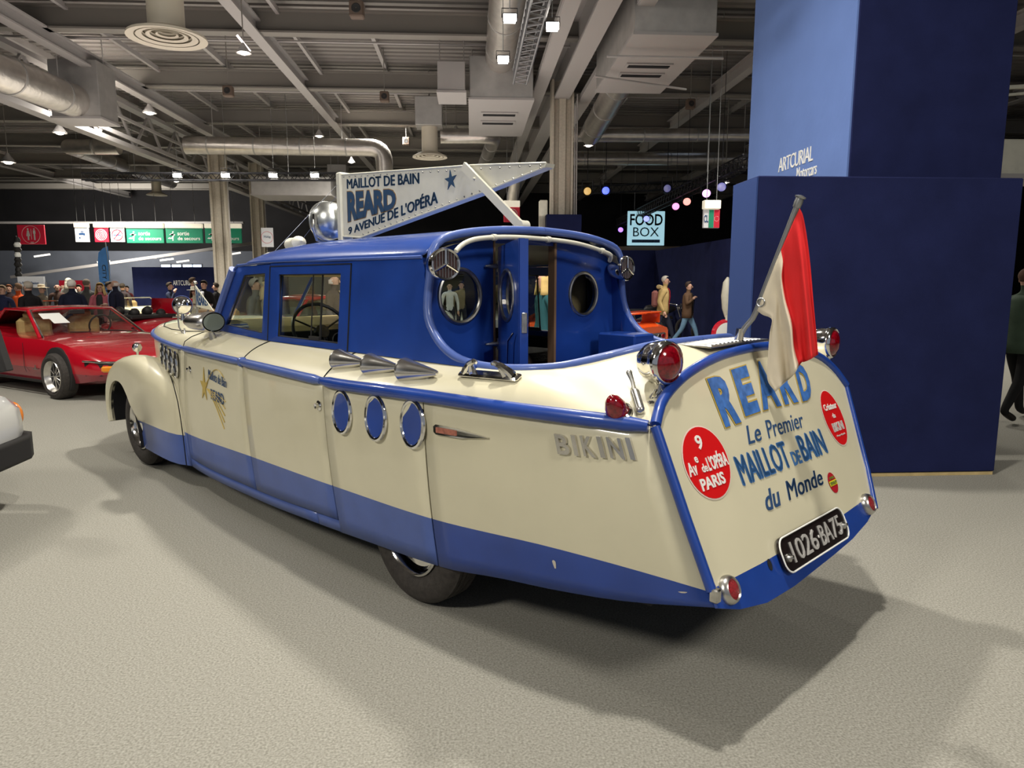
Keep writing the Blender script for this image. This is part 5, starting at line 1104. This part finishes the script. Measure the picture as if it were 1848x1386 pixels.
        mb.tube([w_+d*.035+fwd*.028, w_+d*.07+fwd*.05, w_+d*.095+fwd*.048-sdv*.01*sd], [.012, .011, .009], 6)
    hy = -lean-.012
    mb.tube([(0, hy-.082, 1.655), (0, hy-.103, 1.622), (0, hy-.085, 1.612)], [.008, .013, .011], 6)
    for sd in (1, -1): mb.sph((.078*sd, hy+.01, 1.64), .02, 8, 6, (.5, .8, 1.4))
    bd = obj('body', mb, [pm(top), pm(skin, .6), pm(legs), pm((.015, .012, .01), .5)], t, angle=180)
    # face details
    mb = MB()
    for sd in (1, -1): mb.sph((.031*sd, hy-.083, 1.655), .011, 8, 6, (1.2, .6, .8)); mb.box((.031*sd, hy-.09, 1.678), (.034, .008, .007))
    mb.box((0, hy-.088, 1.585), (.042, .01, .008)); f = obj('face_features', mb, pm((.10, .04, .03)), t); f['kind'] = 'stuff'
    # hair
    if hat is None or hairlong:
        mb = MB(); rows = []
        for i in range(9):
            th = PI*.56*i/8; row = []
            for k in range(20):
                a = 2*PI*k/20; fr = math.cos(a)   # 1 = front (-y)
                lim = .45 if fr > .5 else (.66 if fr > .2 else (1.0 if fr > -.15 else 1.36))
                tt = th*lim if not bald else th*(1 if fr < .1 else .0)
                row.append((math.sin(a)*math.sin(tt)*HX, hy+.006-fr*math.sin(tt)*HY, HZ+HR*math.cos(tt)))
            rows.append(row)
        if not bald:
            mb.grid(rows, closed=True)
            if hairlong: mb.grid([[(math.sin(a)*(.088+.012*i), hy+.005-math.cos(a)*(.095+.008*i), 1.68-.055*i) for a in np.linspace(.25*PI, 1.75*PI, 16)] for i in range(5)])
        else: mb.grid([[(math.sin(a)*.077, hy+.002-math.cos(a)*.092, 1.665-.025*i) for a in np.linspace(.5*PI, 1.5*PI, 14)] for i in range(4)])
        obj('hair', mb, pm(hair), t, thick=.008, off=1, angle=180)
    if hat:
        mb = MB(); mb.lathe((0, hy, 1.70), [(.20, -.005), (.20, .005), (.098, .012), (.093, .09), (.08, .10), (.001, .104)], n=26); obj('hat', mb, pm(hat), t)
    if coat:   # open jacket over the torso
        mb = MB(); rows = []
        for z_, rx_, ry_ in ((.80, .205, .155), (.92, .20, .150), (1.08, .185, .14), (1.26, .205, .152), (1.40, .19, .135), (1.47, .10, .09)):
            rows.append([(rx_*math.sin(a), -lean*(z_-.9)-ry_*math.cos(a), z_) for a in np.linspace(.12*PI, 1.88*PI, 22)])
        mb.grid(rows); obj('jacket', mb, pm(top), t, thick=.012, angle=180)
    if shirt:
        mb = MB(); mb.grid([[(x_*w_, -lean*(z_-.9)-d_, z_) for x_ in (-1, 0, 1)] for z_, w_, d_ in ((.92, .05, .158+c*.0), (1.1, .06, .152), (1.26, .07, .165), (1.40, .07, .145), (1.48, .045, .10))]); obj('shirt', mb, pm(shirt), t, thick=.006)
    return t
def hgt(Y, ytop): return CH-(ytop-YH)/F*Y
L_, R_, B_, F_ = -PI/2, PI/2, PI, 0     # faces picture left / right / away / camera
navy_, blk = (.012, .014, .03), (.012, .011, .012)
person(212, 16, hgt(16, 503), L_, 'balding man in dark suit facing left, right of the blonde woman', navy_, hair=(.6, .55, .5), bald=True, shirt=(.35, .45, .7), coat=.02, pose='phone1')
person(184, 16.6, hgt(16.6, 511), .2, 'blonde woman in a pink jacket looking at a phone', (.45, .12, .15), hair=(.55, .38, .16), hairlong=True, shirt=(.05, .05, .05), coat=.01, pose='phone')
person(133, 15.2, hgt(15.2, 506), B_+.4, 'white-haired man in dark navy suit seen from behind', navy_, hair=(.75, .72, .66), coat=.02)
person(160, 18, hgt(18, 505), B_, 'person in grey striped padded jacket seen from behind', (.07, .07, .065), hair=(.16, .13, .1), coat=.03)
person(55, 14.6, hgt(14.6, 509), L_-.3, 'grey-haired man in a black coat facing left behind the red car', blk, hair=(.4, .36, .3), coat=.03)
person(37, 17.5, hgt(17.5, 512), L_, 'person in an orange jacket at the left behind the red car', (.55, .08, .015), hair=(.2, .12, .07), coat=.02)
person(8, 16, hgt(16, 515), F_, 'fair-haired person in navy at the left edge', (.02, .025, .06), hair=(.4, .3, .2))
person(20, 20, hgt(20, 514), F_+.4, 'person with reddish hair second from the left edge', (.05, .03, .03), hair=(.3, .12, .06))
person(78, 19, hgt(19, 515), R_, 'person in a pale flat cap left of the two bald men', (.2, .17, .13), hat=(.5, .42, .3))
person(107, 20, hgt(20, 511), F_+.5, 'bald bearded man in brown left of the white-haired man', (.07, .04, .03), bald=True, hair=(.3, .25, .2))
person(118, 22, hgt(22, 512), F_-.2, 'pink-faced bald man close left of the white-haired man', (.25, .1, .07), bald=True, hair=(.5, .45, .4))
person(128, 21.3, hgt(21.3, 503), B_, 'person with puffy cream-white hair behind the white-haired man', (.4, .38, .34), hair=(.80, .74, .58), hairlong=True)
person(146, 21, hgt(21, 514), F_, 'dark-haired man between white-haired man and striped jacket', (.03, .03, .03))
person(200, 19, hgt(19, 509), R_, 'dark-haired person behind the blonde woman', blk)
person(224, 22, hgt(22, 512), B_, 'dark-haired person just right of the balding man', (.04, .03, .03))
person(232, 26, hgt(26, 516), F_, 'small distant person in dark red left of the navy partition', (.10, .02, .02))
person(309, 20, hgt(20, 510), R_, 'man with a hand at his face before the navy partition', (.02, .025, .05), pose='face1')
person(351, 18.5, hgt(18.5, 502), R_+.2, 'dark-haired man in profile behind the woman in a hat', blk, hair=(.08, .05, .03))
person(371, 18.3, hgt(18.3, 507), F_-.2, 'dark-haired man in a suit facing the camera, right of the hat', blk, shirt=(.6, .6, .62), coat=.01)
person(353, 17.6, hgt(17.6, 519), F_, 'woman in a cream wide-brimmed hat and cream top', (.62, .58, .42), hair=(.07, .04, .03), hat=(.75, .72, .6), hairlong=True)
person(392, 20, hgt(20, 511), L_, 'dark-haired man in black nearest the truck windscreen', blk)
person(462, 11.7, hgt(11.7, 504), R_, 'older man in grey seen through the front side window', (.12, .12, .13), hair=(.3, .27, .24), shirt=(.5, .5, .5), coat=.02)
person(483, 11.5, hgt(11.5, 510), L_, 'blonde woman seen at the right of the front side window', (.2, .18, .16), hair=(.5, .38, .22), hairlong=True)
person(604, 12.3, hgt(12.3, 495), R_-.1, 'white-bearded man with glasses seen through the main side window', (.06, .05, .05), hair=(.6, .55, .5), bald=True, shirt=(.45, .36, .24), coat=.03)
person(561, 15, hgt(15, 517), L_, 'woman in dark clothes seen small through the main side window', blk, hair=(.1, .06, .04), hairlong=True)
person(632, 13, hgt(13, 505), L_, 'person at the right edge of the main side window', (.03, .04, .09), hair=(.4, .3, .25))
person(983, 8.6, hgt(8.6, 488), L_+.3, 'blonde person glimpsed through the open stern doorway', (.02, .08, .09), hair=(.6, .42, .16), hairlong=True)
person(812, 20, hgt(20, 510), F_, 'man in white glimpsed through the left stern porthole', (.6, .6, .6), bald=True)
person(833, 20.5, hgt(20.5, 508), F_, 'person in khaki glimpsed through the left stern porthole', (.2, .16, .1))
a_ = person(1196, 17.6, hgt(17.6, 499), R_-.35, 'grey-haired man in a tan hooded coat over a red sweater', (.46, .33, .14), (.03, .035, .06), hair=(.5, .46, .4), pose='walk', shirt=(.48, .02, .025), coat=.03, detail=2, lean=.04)
mb = MB(); mb.tube([(-.09, .03, 1.49), (0, .12, 1.50), (.09, .03, 1.49)], [.04, .06, .04], 8); obj('hood', mb, pm((.52, .40, .2)), a_)
mb = MB(); mb.box((0, .20, 1.2), (.28, .16, .42), bev=.05); obj('backpack', mb, pm((.25, .1, .09)), a_)
person(1241, 17.2, hgt(17.2, 509), R_-.5, 'man in a brown leather jacket and blue jeans walking right', (.12, .07, .042), (.15, .27, .40), hair=(.05, .035, .03), pose='walkbent', shirt=(.02, .02, .03), coat=.02, detail=2)
person(1848, 7.8, hgt(7.8, 486), R_+.4, 'person in a dark green jacket cut off by the right edge', (.06, .09, .06), (.012, .012, .012), hair=(.12, .07, .05), pose='walk', coat=.03, detail=2)

# ------------------------------------------------------------------ other cars
CARM = {}
def paint(name, c, rough=.25): 
    if name not in CARM: CARM[name] = mat(name, c, rough, coat=1., noise=.04, nscale=2)
    return CARM[name]
def carwheel(par, x, y, sd, R=.32, rimm='softchrome', spokes=10):
    w = bpy.data.objects.new('wheel', None); COL.objects.link(w); w.parent = par; w.location = (x, y, R); h = .1
    s = sd
    mb = MB(); mb.lathe((0, 0, 0), [(R*.68, -h*.6), (R*.71, h*.9), (R*.8, h*1.04), (R*.94, h*.9), (R, h*.6), (R, -h), (R*.8, -h*1.1), (R*.6, -h)], axis=(0, s, 0), n=40); obj('tyre', mb, 'tyre', w)
    mb = MB(); mb.lathe((0, 0, 0), [(R*.70, h*.85), (R*.68, h*.95), (R*.63, h*.7), (R*.56, h*.2), (R*.3, 0), (R*.16, h*.1), (R*.15, h*.5), (R*.08, h*.62), (.001, h*.64)], axis=(0, s, 0), n=32); obj('rim', mb, rimm, w)
    mb = MB()
    for k in range(spokes): a = 2*PI*k/spokes; mb.tube([(R*.13*math.cos(a), s*h*.45, R*.13*math.sin(a)), (R*.56*math.cos(a+.15), s*h*.25, R*.56*math.sin(a+.15))], .008, 5)
    obj('spokes', mb, rimm, w)
def autobody(name, label, loc, rz, paintm, st, wheels, gh=None, wr=.32, arch=.37, lower=None, hw=.85):
    """st: stations (x, half width, z bottom, z shoulder, z centre)"""
    t = thing(name, label, 'car', loc, rz)
    xs = np.linspace(st[0][0], st[-1][0], 46); rows = []
    for x in xs:
        w, zb, zs, zc = cr(st, x)
        r = [(0, zb), (.8, zb), (.96, zb+.04), (1.0, zb+(zs-zb)*.35), (1.0, zb+(zs-zb)*.6), (.985, zb+(zs-zb)*.85), (.93, zs), (.80, zs+(zc-zs)*.45+.004), (.5, zs+(zc-zs)*.85), (.2, zc), (0, zc)]
        full = [(x, -w*u, z) for u, z in r]+[(x, w*u, z) for u, z in r[::-1][1:]]
        rows.append(full)
    mb = MB(); mb.grid(rows, closed=False); mb.add(rows[0], [tuple(range(len(rows[0])))]); mb.add(rows[-1], [tuple(range(len(rows[-1])))])
    ms = [paintm]+([lower] if lower else [])
    if lower:
        for i, f in enumerate(mb.f):
            c = sum((Vector(mb.v[k]) for k in f), Vector())/len(f)
            x_ = c.x; w, zb, zs, zc = cr(st, x_)
            mb.m[i] = 1 if c.z < zb+(zs-zb)*.47 else 0
    obj('body_shell', mb, ms, t, angle=45)
    for x in wheels:
        w = cr(st, x)[0]
        for sd in (1, -1):
            mb = MB(); mb.lathe((x, sd*(w-.06), wr+.03), [(.001, .066), (arch-.01, .066), (arch, .060), (arch, 0)], axis=(0, sd, 0), n=32)
            mb.v = [(a, b, max(c_, .14)) for a, b, c_ in mb.v]; obj('wheel_arch', mb, 'black', t)
            carwheel(t, x, sd*(w-.015), sd, wr)
    return t
# red grand tourer
RED = paint('red_car_paint', (.42, .004, .015)); REDL = paint('dark_red_car_paint', (.23, .018, .03))
gt = autobody('sports_car', 'low red grand tourer with cream seats and wire-look wheels, left', (-5.22, 10.78, 0), math.radians(-34.7), RED,
 [(-3.5, .70, .35, .80, .88), (-3.2, .82, .26, .84, .93), (-2.5, .88, .2, .83, .93), (-1.6, .89, .18, .80, .86), (-.8, .89, .18, .80, .86), (-.3, .90, .18, .79, .84), (0, .91, .18, .77, .81), (.4, .89, .2, .70, .75), (.75, .83, .25, .60, .65), (.95, .73, .32, .52, .56), (1.02, .65, .36, .47, .50)], (-2.5, 0), lower=REDL)
mb = MB(); G_ = [(-.62, -.74, .80), (-1.28, -.60, 1.19), (-1.28, .60, 1.19), (-.62, .74, .80)]
mb.tube([(-.62, -.76, .80), (-1.27, -.61, 1.19), (-1.31, 0, 1.225), (-1.27, .61, 1.19), (-.62, .76, .80)], .018, 8); obj('windscreen_frame', mb, 'chrome', gt)
mb = MB(); mb.grid([[(-.62+.05*(1-abs(y)), y*.74, .81), (-1.28-.03*(1-abs(y)), y*.60, 1.20+.02*(1-abs(y)))] for y in (-1, -.5, 0, .5, 1)]); obj('windscreen_glass', mb, 'glass', gt)
mb = MB(); mb.grid([[(x, y*w, z-.03*abs(y)**3) for y in (-1, -.8, -.4, 0, .4, .8, 1)] for x, w, z in ((-1.26, .60, 1.215), (-1.6, .62, 1.245), (-2.0, .61, 1.235), (-2.35, .58, 1.17), (-3.0, .56, .97), (-3.3, .55, .90))]); obj('roof', mb, RED, gt, thick=.03)
for sd in (-1, 1):
    mb = MB(); mb.tube([(-.68, .77*sd, .80), (-1.28, .62*sd, 1.18)], .03, 8); mb.tube([(-1.28, .62*sd, 1.19), (-2.0, .62*sd, 1.20), (-2.4, .68*sd, .86)], .022, 8); obj('roof_pillar', mb, RED, gt)
    mb = MB(); mb.add([(-.72, .77*sd, .82), (-1.28, .63*sd, 1.17), (-2.0, .63*sd, 1.19), (-2.35, .69*sd, .86)], [(0, 1, 2, 3)]); obj('side_glass', mb, 'glass', gt)
for y in (-.37, .37):
    s_ = bpy.data.objects.new('seat', None); COL.objects.link(s_); s_.parent = gt
    mb = MB(); mb.box((-1.7, y, .82), (.18, .48, .5), bev=.06); mb.box((-1.45, y, .62), (.5, .48, .2), bev=.05); obj('cushion', mb, 'tan', s_)
    mb = MB(); mb.box((-1.72, y, 1.08), (.1, .28, .16), bev=.04); obj('headrest', mb, 'tan', s_)
mb = MB(); mb.box((-.95, 0, .80), (.35, 1.3, .08), bev=.03); obj('dashboard', mb, 'tan', gt)
mb = MB(); mb.tube([(-1.2+.05*math.sin(a), .37+.17*math.cos(a), .93+.16*math.sin(a)) for a in np.linspace(0, 2*PI, 24, endpoint=False)], .013, 6, closed=True); obj('steering_wheel', mb, 'black', gt)
for (u0, u1, v0, v1) in ((-.5, -.22, .62, .82), (-.40, -.20, .45, .62)):
    mb = MB(); Pw = lambda y, v: (-.62-.66*v+.01, y*(1-.18*v)*1.25, .81+.39*v+.014); mb.add([Pw(u0, v0), Pw(u1, v0), Pw(u1-.02, v1), Pw(u0-.02, v1)], [(0, 1, 2, 3)]); obj('paper_card', mb, 'white', gt, smooth=False)
mb = MB(); [mb.tube([(-.56, y, .83), (-.66, y-.25, .86), (-.70, y-.5, .87)], .008, 5) for y in (.15, .62)]; obj('wiper', mb, 'black', gt)
mb = MB(); mb.box((-1.15, 0, 1.15), (.03, .24, .07), bev=.01); obj('inner_mirror', mb, 'black', gt)
mb = MB(); mb.grid([[(x, y, z) for z in (.36, .42, .50, .545)] for x, y in ((.62, -.86), (.86, -.78), (.99, -.66), (1.045, -.3), (1.05, .3), (.99, .66), (.86, .78), (.62, .86))]); obj('front_bumper_band', mb, 'black', gt, thick=.015)
mb = MB(); mb.tube([(.60, -.87, .555), (.86, -.79, .55), (1.0, -.66, .545), (1.06, -.3, .545), (1.06, .3, .545), (1.0, .66, .545)], .013, 8); obj('bumper_trim', mb, 'chrome', gt)
for y, sx_ in ((-.70, .955), (.62, 1.01)): mb = MB(); mb.box((sx_, y, .455), (.07, .22, .085), rz=-.7 if y < 0 else .0, bev=.02); obj('turn_signal', mb, mat('amber_lens', (.75, .25, .01), .2, coat=1), gt)
mb = MB(); mb.box((1.05, -.42, .455), (.03, .12, .08), bev=.01); obj('fog_lamp', mb, 'white', gt)
mb = MB(); mb.tube([(-2.1, -.895, .21), (-.45, -.90, .21)], .02, 6); obj('sill_trim', mb, 'black', gt)
mb = MB(); mb.tube([(-.95, -.893, .74), (-.95, -.897, .40), (-.90, -.897, .32)], .003, 4); obj('door_seam', mb, 'dark', gt)
mb = MB(); mb.box((-.62, -.905, .38), (.12, .004, .015)); mb.box((-.62, -.905, .41), (.02, .004, .05)); obj('side_badge', mb, 'dullchrome', gt)
# other background cars
WHITEP = paint('white_car_paint', (.6, .6, .57)); BLACKP = paint('black_car_paint', (.01, .01, .012)); ORANGE = paint('orange_car_paint', (.72, .085, .01)); BEIGEP = paint('cream_car_paint', (.55, .48, .30)); SILVER = paint('silver_car_paint', (.50, .50, .49), .35)
def generic(label, px, Y, rz, pm_, kind='coupe', open_=False, name='classic_car', sc=1.):
    st = [(-3.3, .60, .4, .75, .82), (-3.0, .76, .3, .82, .90), (-2.5, .82, .25, .86, .93), (-1.4, .83, .22, .84, .90), (-.5, .82, .22, .84, .92), (0, .80, .22, .83, .93), (.5, .74, .28, .76, .86), (.75, .62, .34, .62, .70), (.82, .5, .4, .55, .6)]
    t = autobody(name, label, (W(px, 560, Y).x, Y, 0), rz, pm_, st, (-2.5, 0))
    t.scale = (sc, sc, sc)
    mb = MB(); mb.tube([(-.75, -.70, .90), (-1.1, -.58, 1.22 if not open_ else 1.15), (-1.1, .58, 1.22 if not open_ else 1.15), (-.75, .70, .90)], .018, 8); obj('windscreen_frame', mb, 'chrome', t)
    mb = MB(); mb.add([(-.75, -.68, .90), (-1.1, -.57, 1.2 if not open_ else 1.13), (-1.1, .57, 1.2 if not open_ else 1.13), (-.75, .68, .90)], [(0, 1, 2, 3)]); obj('windscreen_glass', mb, 'glass', t)
    if not open_:
        mb = MB(); mb.grid([[(x, y*w, z-.05*abs(y)**3) for y in (-1, -.8, -.4, 0, .4, .8, 1)] for x, w, z in ((-1.08, .58, 1.25), (-1.5, .62, 1.31), (-2.0, .60, 1.28), (-2.5, .55, 1.12), (-3.0, .5, .92))]); obj('roof', mb, pm_, t, thick=.03)
        for sd in (-1, 1):
            mb = MB(); mb.tube([(-1.08, .60*sd, 1.22), (-.75, .72*sd, .9)], .025, 6); obj('roof_pillar', mb, pm_, t); mb = MB(); mb.tube([(-1.95, .62*sd, 1.24), (-2.2, .74*sd, .9)], .05, 6); obj('roof_pillar', mb, pm_, t)
            mb = MB(); mb.add([(-.78, .72*sd, .9), (-1.1, .60*sd, 1.22), (-1.95, .62*sd, 1.24), (-2.2, .72*sd, .9)], [(0, 1, 2, 3)]); obj('side_glass', mb, 'glass_dark', t)
    else:
        for y in (-.35, .35): mb = MB(); mb.box((-1.75, y, .88), (.15, .5, .34), bev=.06); obj('seat', mb, 'tan', t)
    for sd in (-1, 1):
        mb = MB(); mb.lathe((.62, .52*sd, .70), [(.001, -.2), (.07, -.12), (.095, 0), (.09, .02), (.001, .03)], axis=(1, 0, 0), n=20); obj('headlamp', mb, 'chrome', t)
    mb = MB(); mb.tube([(.5, -.80, .42), (.80, -.6, .42), (.90, 0, .42), (.80, .6, .42), (.5, .80, .42)], .035, 8); obj('bumper', mb, 'chrome', t)
    return t
g1 = generic('red open classic with raised bonnet showing its black engine, behind the suited man', 262, 14.2, math.radians(-120), RED, open_=True)
mb = MB(); mb.box((.1, 0, .95), (.9, .7, .08), bev=.02)
for k in range(6): mb.sph((-.25+.14*k, .12*(-1)**k, 1.0+.03*(k % 3)), .09, 10, 6)
obj('engine', mb, 'black', g1)
mb = MB(); mb.grid([[(-.5, y, .98), (-.60, y, 1.12), (-.62, y, 1.28)] for y in (-.6, -.2, .2, .6)]); obj('raised_bonnet', mb, RED, g1, thick=.02)
generic('red closed coupe seen behind the cream hood and through the windows', 415, 12.6, math.radians(-132), RED, sc=1.06)
generic('dark red open car far behind, left of the suited man', 70, 17, math.radians(-90), BLACKP, open_=True)
generic('cream open classic with an open boot in front of the navy partition', 285, 21, math.radians(-30), BEIGEP, open_=True)
generic('white classic car seen through the side windows', 490, 10.2, math.radians(187), WHITEP, open_=True)
generic('white classic car glimpsed through the left stern porthole', 760, 18, math.radians(-75), WHITEP, open_=True)
# orange wedge car
oc = autobody('sports_car', 'bright orange wedge sports car with a spoiler beyond the stern cockpit', (.85, 15.5, .0), math.radians(138), ORANGE, [(-3.4, .80, .3, .72, .76), (-3.1, .84, .26, .80, .84), (-2.5, .86, .22, .84, .88), (-1.6, .84, .2, .80, .86), (-.5, .80, .2, .70, .76), (.3, .74, .24, .56, .6), (.8, .62, .32, .42, .44)], (-2.5, 0))
mb = MB(); mb.box((-3.05, 0, 1.02), (.45, 1.5, .04), bev=.015); mb.box((-3.05, -.72, .92), (.4, .03, .22), bev=.01); mb.box((-3.05, .72, .92), (.4, .03, .22), bev=.01); obj('spoiler', mb, ORANGE, oc)
mb = MB(); mb.grid([[(x, y*w, z-.06*abs(y)**3) for y in (-1, -.6, 0, .6, 1)] for x, w, z in ((-.6, .6, .80), (-1.2, .56, 1.1), (-2.0, .55, 1.12), (-2.7, .55, .9))]); obj('canopy', mb, 'glass_dark', oc, thick=.02)
mb = MB(); mb.box((-3.41, 0, .52), (.04, 1.3, .22), bev=.02); obj('tail_panel', mb, 'black', oc)
for y in (-.5, -.35, .35, .5): mb = MB(); mb.lathe((-3.43, y, .52), [(.09, 0), (.085, .02), (.001, .025)], axis=(-1, 0, 0), n=18); obj('tail_light', mb, 'redlens' if abs(y) > .4 else 'chrome', oc)
mb = MB(); mb.box((-3.44, 0, .5), (.02, .42, .12), bev=.005); obj('number_plate', mb, 'white', oc)
# motorcycles
def moto(px, Y, rz, label, tank='black'):
    t = thing('motorcycle', label, 'motorcycle', (W(px, 600, Y).x, Y, 0), rz)
    for x in (-.68, .72):
        w = bpy.data.objects.new('wheel', None); COL.objects.link(w); w.parent = t; w.location = (x, 0, .31)
        mb = MB(); mb.tube([(.265*math.cos(a), 0, .265*math.sin(a)) for a in np.linspace(0, 2*PI, 32, endpoint=False)], .045, 8, closed=True); obj('tyre', mb, 'tyre', w)
        mb = MB(); mb.tube([(.222*math.cos(a), 0, .222*math.sin(a)) for a in np.linspace(0, 2*PI, 32, endpoint=False)], .012, 6, closed=True); [mb.tube([(0, 0, 0), (.22*math.cos(a), 0, .22*math.sin(a))], .010, 5) for a in np.linspace(0, 2*PI, 6, endpoint=False)]; mb.lathe((0, -.05, 0), [(.04, 0), (.04, .1)], axis=(0, 1, 0), n=12); obj('rim', mb, 'chrome', w)
    mb = MB(); mb.box((0, 0, .42), (.42, .3, .32), bev=.06); mb.lathe((-.05, -.16, .5), [(.1, 0), (.09, -.05), (.001, -.055)], axis=(0, 1, 0), n=16); mb.box((.06, 0, .62), (.16, .3, .18), bev=.03); obj('engine', mb, 'dullchrome', t)
    mb = MB(); mb.grid([[(x, s*math.cos(a)*.14, z+s*math.sin(a)*.11) for a in np.linspace(0, 2*PI, 16, endpoint=False)] for x, s, z in ((-.08, .3, .78), (0, .9, .82), (.2, 1.05, .85), (.36, .6, .86), (.42, .1, .84))], closed=True); obj('fuel_tank', mb, tank, t)
    mb = MB(); mb.box((-.35, 0, .78), (.55, .26, .09), bev=.04); obj('saddle', mb, 'black', t)
    mb = MB(); mb.tube([(.72, -.07, .31), (.5, -.07, .92)], .02, 8); mb.tube([(.72, .07, .31), (.5, .07, .92)], .02, 8); mb.tube([(.36, -.36, 1.0), (.48, -.2, .98), (.5, 0, .95), (.48, .2, .98), (.36, .36, 1.0)], .014, 8); obj('fork_and_handlebar', mb, 'chrome', t)
    mb = MB(); mb.lathe((.6, 0, .88), [(.001, -.12), (.06, -.08), (.09, 0), (.085, .02), (.001, .03)], axis=(1, 0, 0), n=18); obj('headlamp', mb, 'chrome', t)
    mb = MB(); mb.tube([(.1, -.15, .3), (-.3, -.17, .25), (-.8, -.17, .32)], .035, 8); mb.tube([(-.68, -.09, .31), (0, -.09, .45)], .02, 6); mb.tube([(-.1, 0, .75), (.1, 0, .3), (-.25, 0, .3), (-.4, 0, .72)], .02, 6); obj('exhaust_and_frame', mb, 'dullchrome', t)
    return t
moto(1195, 19.6, .25, 'black and chrome motorcycle behind the man in the tan coat')
moto(1312, 18.6, PI+.1, 'dark motorcycle whose front wheel shows left of the navy block')
moto(1165, 20.5, .1, 'chrome motorcycle half hidden behind the orange car')
sc_ = thing('motorcycle', 'red and white motor scooter half hidden by the navy block', 'motorcycle', (W(1309, 600, 16).x, 16, 0))
mb = MB(); mb.lathe((0, -.12, .42), [(.2, 0), (.30, .02), (.34, .1), (.30, .2), (.2, .22)], axis=(0, 1, 0), n=32); obj('wheel', mb, paint('scooter_red_paint', (.6, .01, .03)), sc_)
mb = MB(); mb.lathe((0, -.14, .42), [(.27, 0), (.1, -.03), (.001, -.03)], axis=(0, 1, 0), n=28); obj('wheel_disc', mb, 'white', sc_)
mb = MB(); mb.lathe((0, 0, .8), [(.03, 0), (.10, .2), (.13, .5), (.10, .8), (.02, .92)], n=16); mb.tube([(0, -.1, .42), (0, -.02, .85)], .03, 8); obj('white_shield', mb, 'ivory', sc_)
# silver car at the left edge: only its corner is in the picture
sv = autobody('silver_car', 'silver car with black bumper and orange indicator cut off at bottom left', (-4.03, 4.18, 0), PI/2, SILVER, [(-3.2, .70, .4, .8, .86), (-2.6, .82, .3, .86, .92), (-1, .84, .28, .86, .92), (.3, .84, .3, .84, .90), (.74, .84, .38, .85, .90), (.95, .82, .44, .78, .84), (1.03, .77, .48, .68, .74), (1.05, .70, .54, .60, .64)], (-2.2, .1))
mb = MB(); mb.grid([[(x, y, z) for z in (.36, .385, .50, .53)] for x, y in ((-.1, -.88), (.6, -.88), (.95, -.86), (1.08, -.80), (1.15, -.66), (1.18, -.3), (1.18, .66), (1.08, .82), (.6, .88))]); obj('bumper', mb, 'black', sv, thick=.07)
mb = MB(); mb.grid([[(1.045, -.76+.0*z, .60+.18*z+0*y), (1.08, -.74, .60+.18*z), (1.07, -.60, .60+.18*z)] for z in (0, .5, 1) for y in (0,)]); mb = MB(); mb.sph((1.05, -.70, .66), .085, 14, 10, (.55, .8, 1.15)); obj('indicator', mb, mat('orange_indicator', (.62, .17, .01), .3, coat=1), sv)
mb = MB(); mb.box((-.9, 0, 1.26), (1.5, 1.15, .05), bev=.02); mb.box((-.9, 0, 1.07), (1.6, 1.25, .36), bev=.12); obj('cabin', mb, 'black', sv)
wm = bpy.data.objects.new('wing_mirror', None); COL.objects.link(wm); wm.parent = sv
lc = lambda p: Vector((p.y-4.18, -(p.x+4.03), p.z))
q = [lc(W(a_, b_, 5.0)) for a_, b_ in ((26, 668), (-40, 680), (-60, 560), (-4, 578))]; q2 = [v+Vector((-.07, .01, 0)) for v in q]
mb = MB(); mb.add(q+q2, [(0, 1, 2, 3), (7, 6, 5, 4), (0, 4, 5, 1), (1, 5, 6, 2), (2, 6, 7, 3), (3, 7, 4, 0)]); obj('mirror_shell', mb, 'black', wm, bev=.008)
mb = MB(); mb.tube([q[1]+Vector((-.03, 0, .02)), (q[1].x-.1, -.7, .86)], .02, 8); obj('mirror_stem', mb, 'black', wm)

# ------------------------------------------------------------------ groups
GR = {'floodlight': 'floodlights on the black trusses', 'pendant_lamp': 'pendant lamps under the roof', 'box_speaker': 'box speakers under the roof', 'stage_light': 'coloured stage lights', 'strip_lamp': 'strip lamps far behind', 'ceiling_diffuser': 'round ceiling diffusers', 'air_duct': 'round air ducts', 'duct_box': 'grey duct boxes', 'ventilation_unit': 'hanging ventilation units', 'lighting_truss': 'black lighting trusses', 'classic_car': 'classic cars on show', 'motorcycle': 'motorcycles by the navy partition', 'person': 'visitors in the hall', 'partition': 'low partitions'}
for o in list(COL.objects):
    if o.parent is None and 'label' in o and 'group' not in o:
        g = GR.get(o.name.split('.')[0])
        if g: o['group'] = g
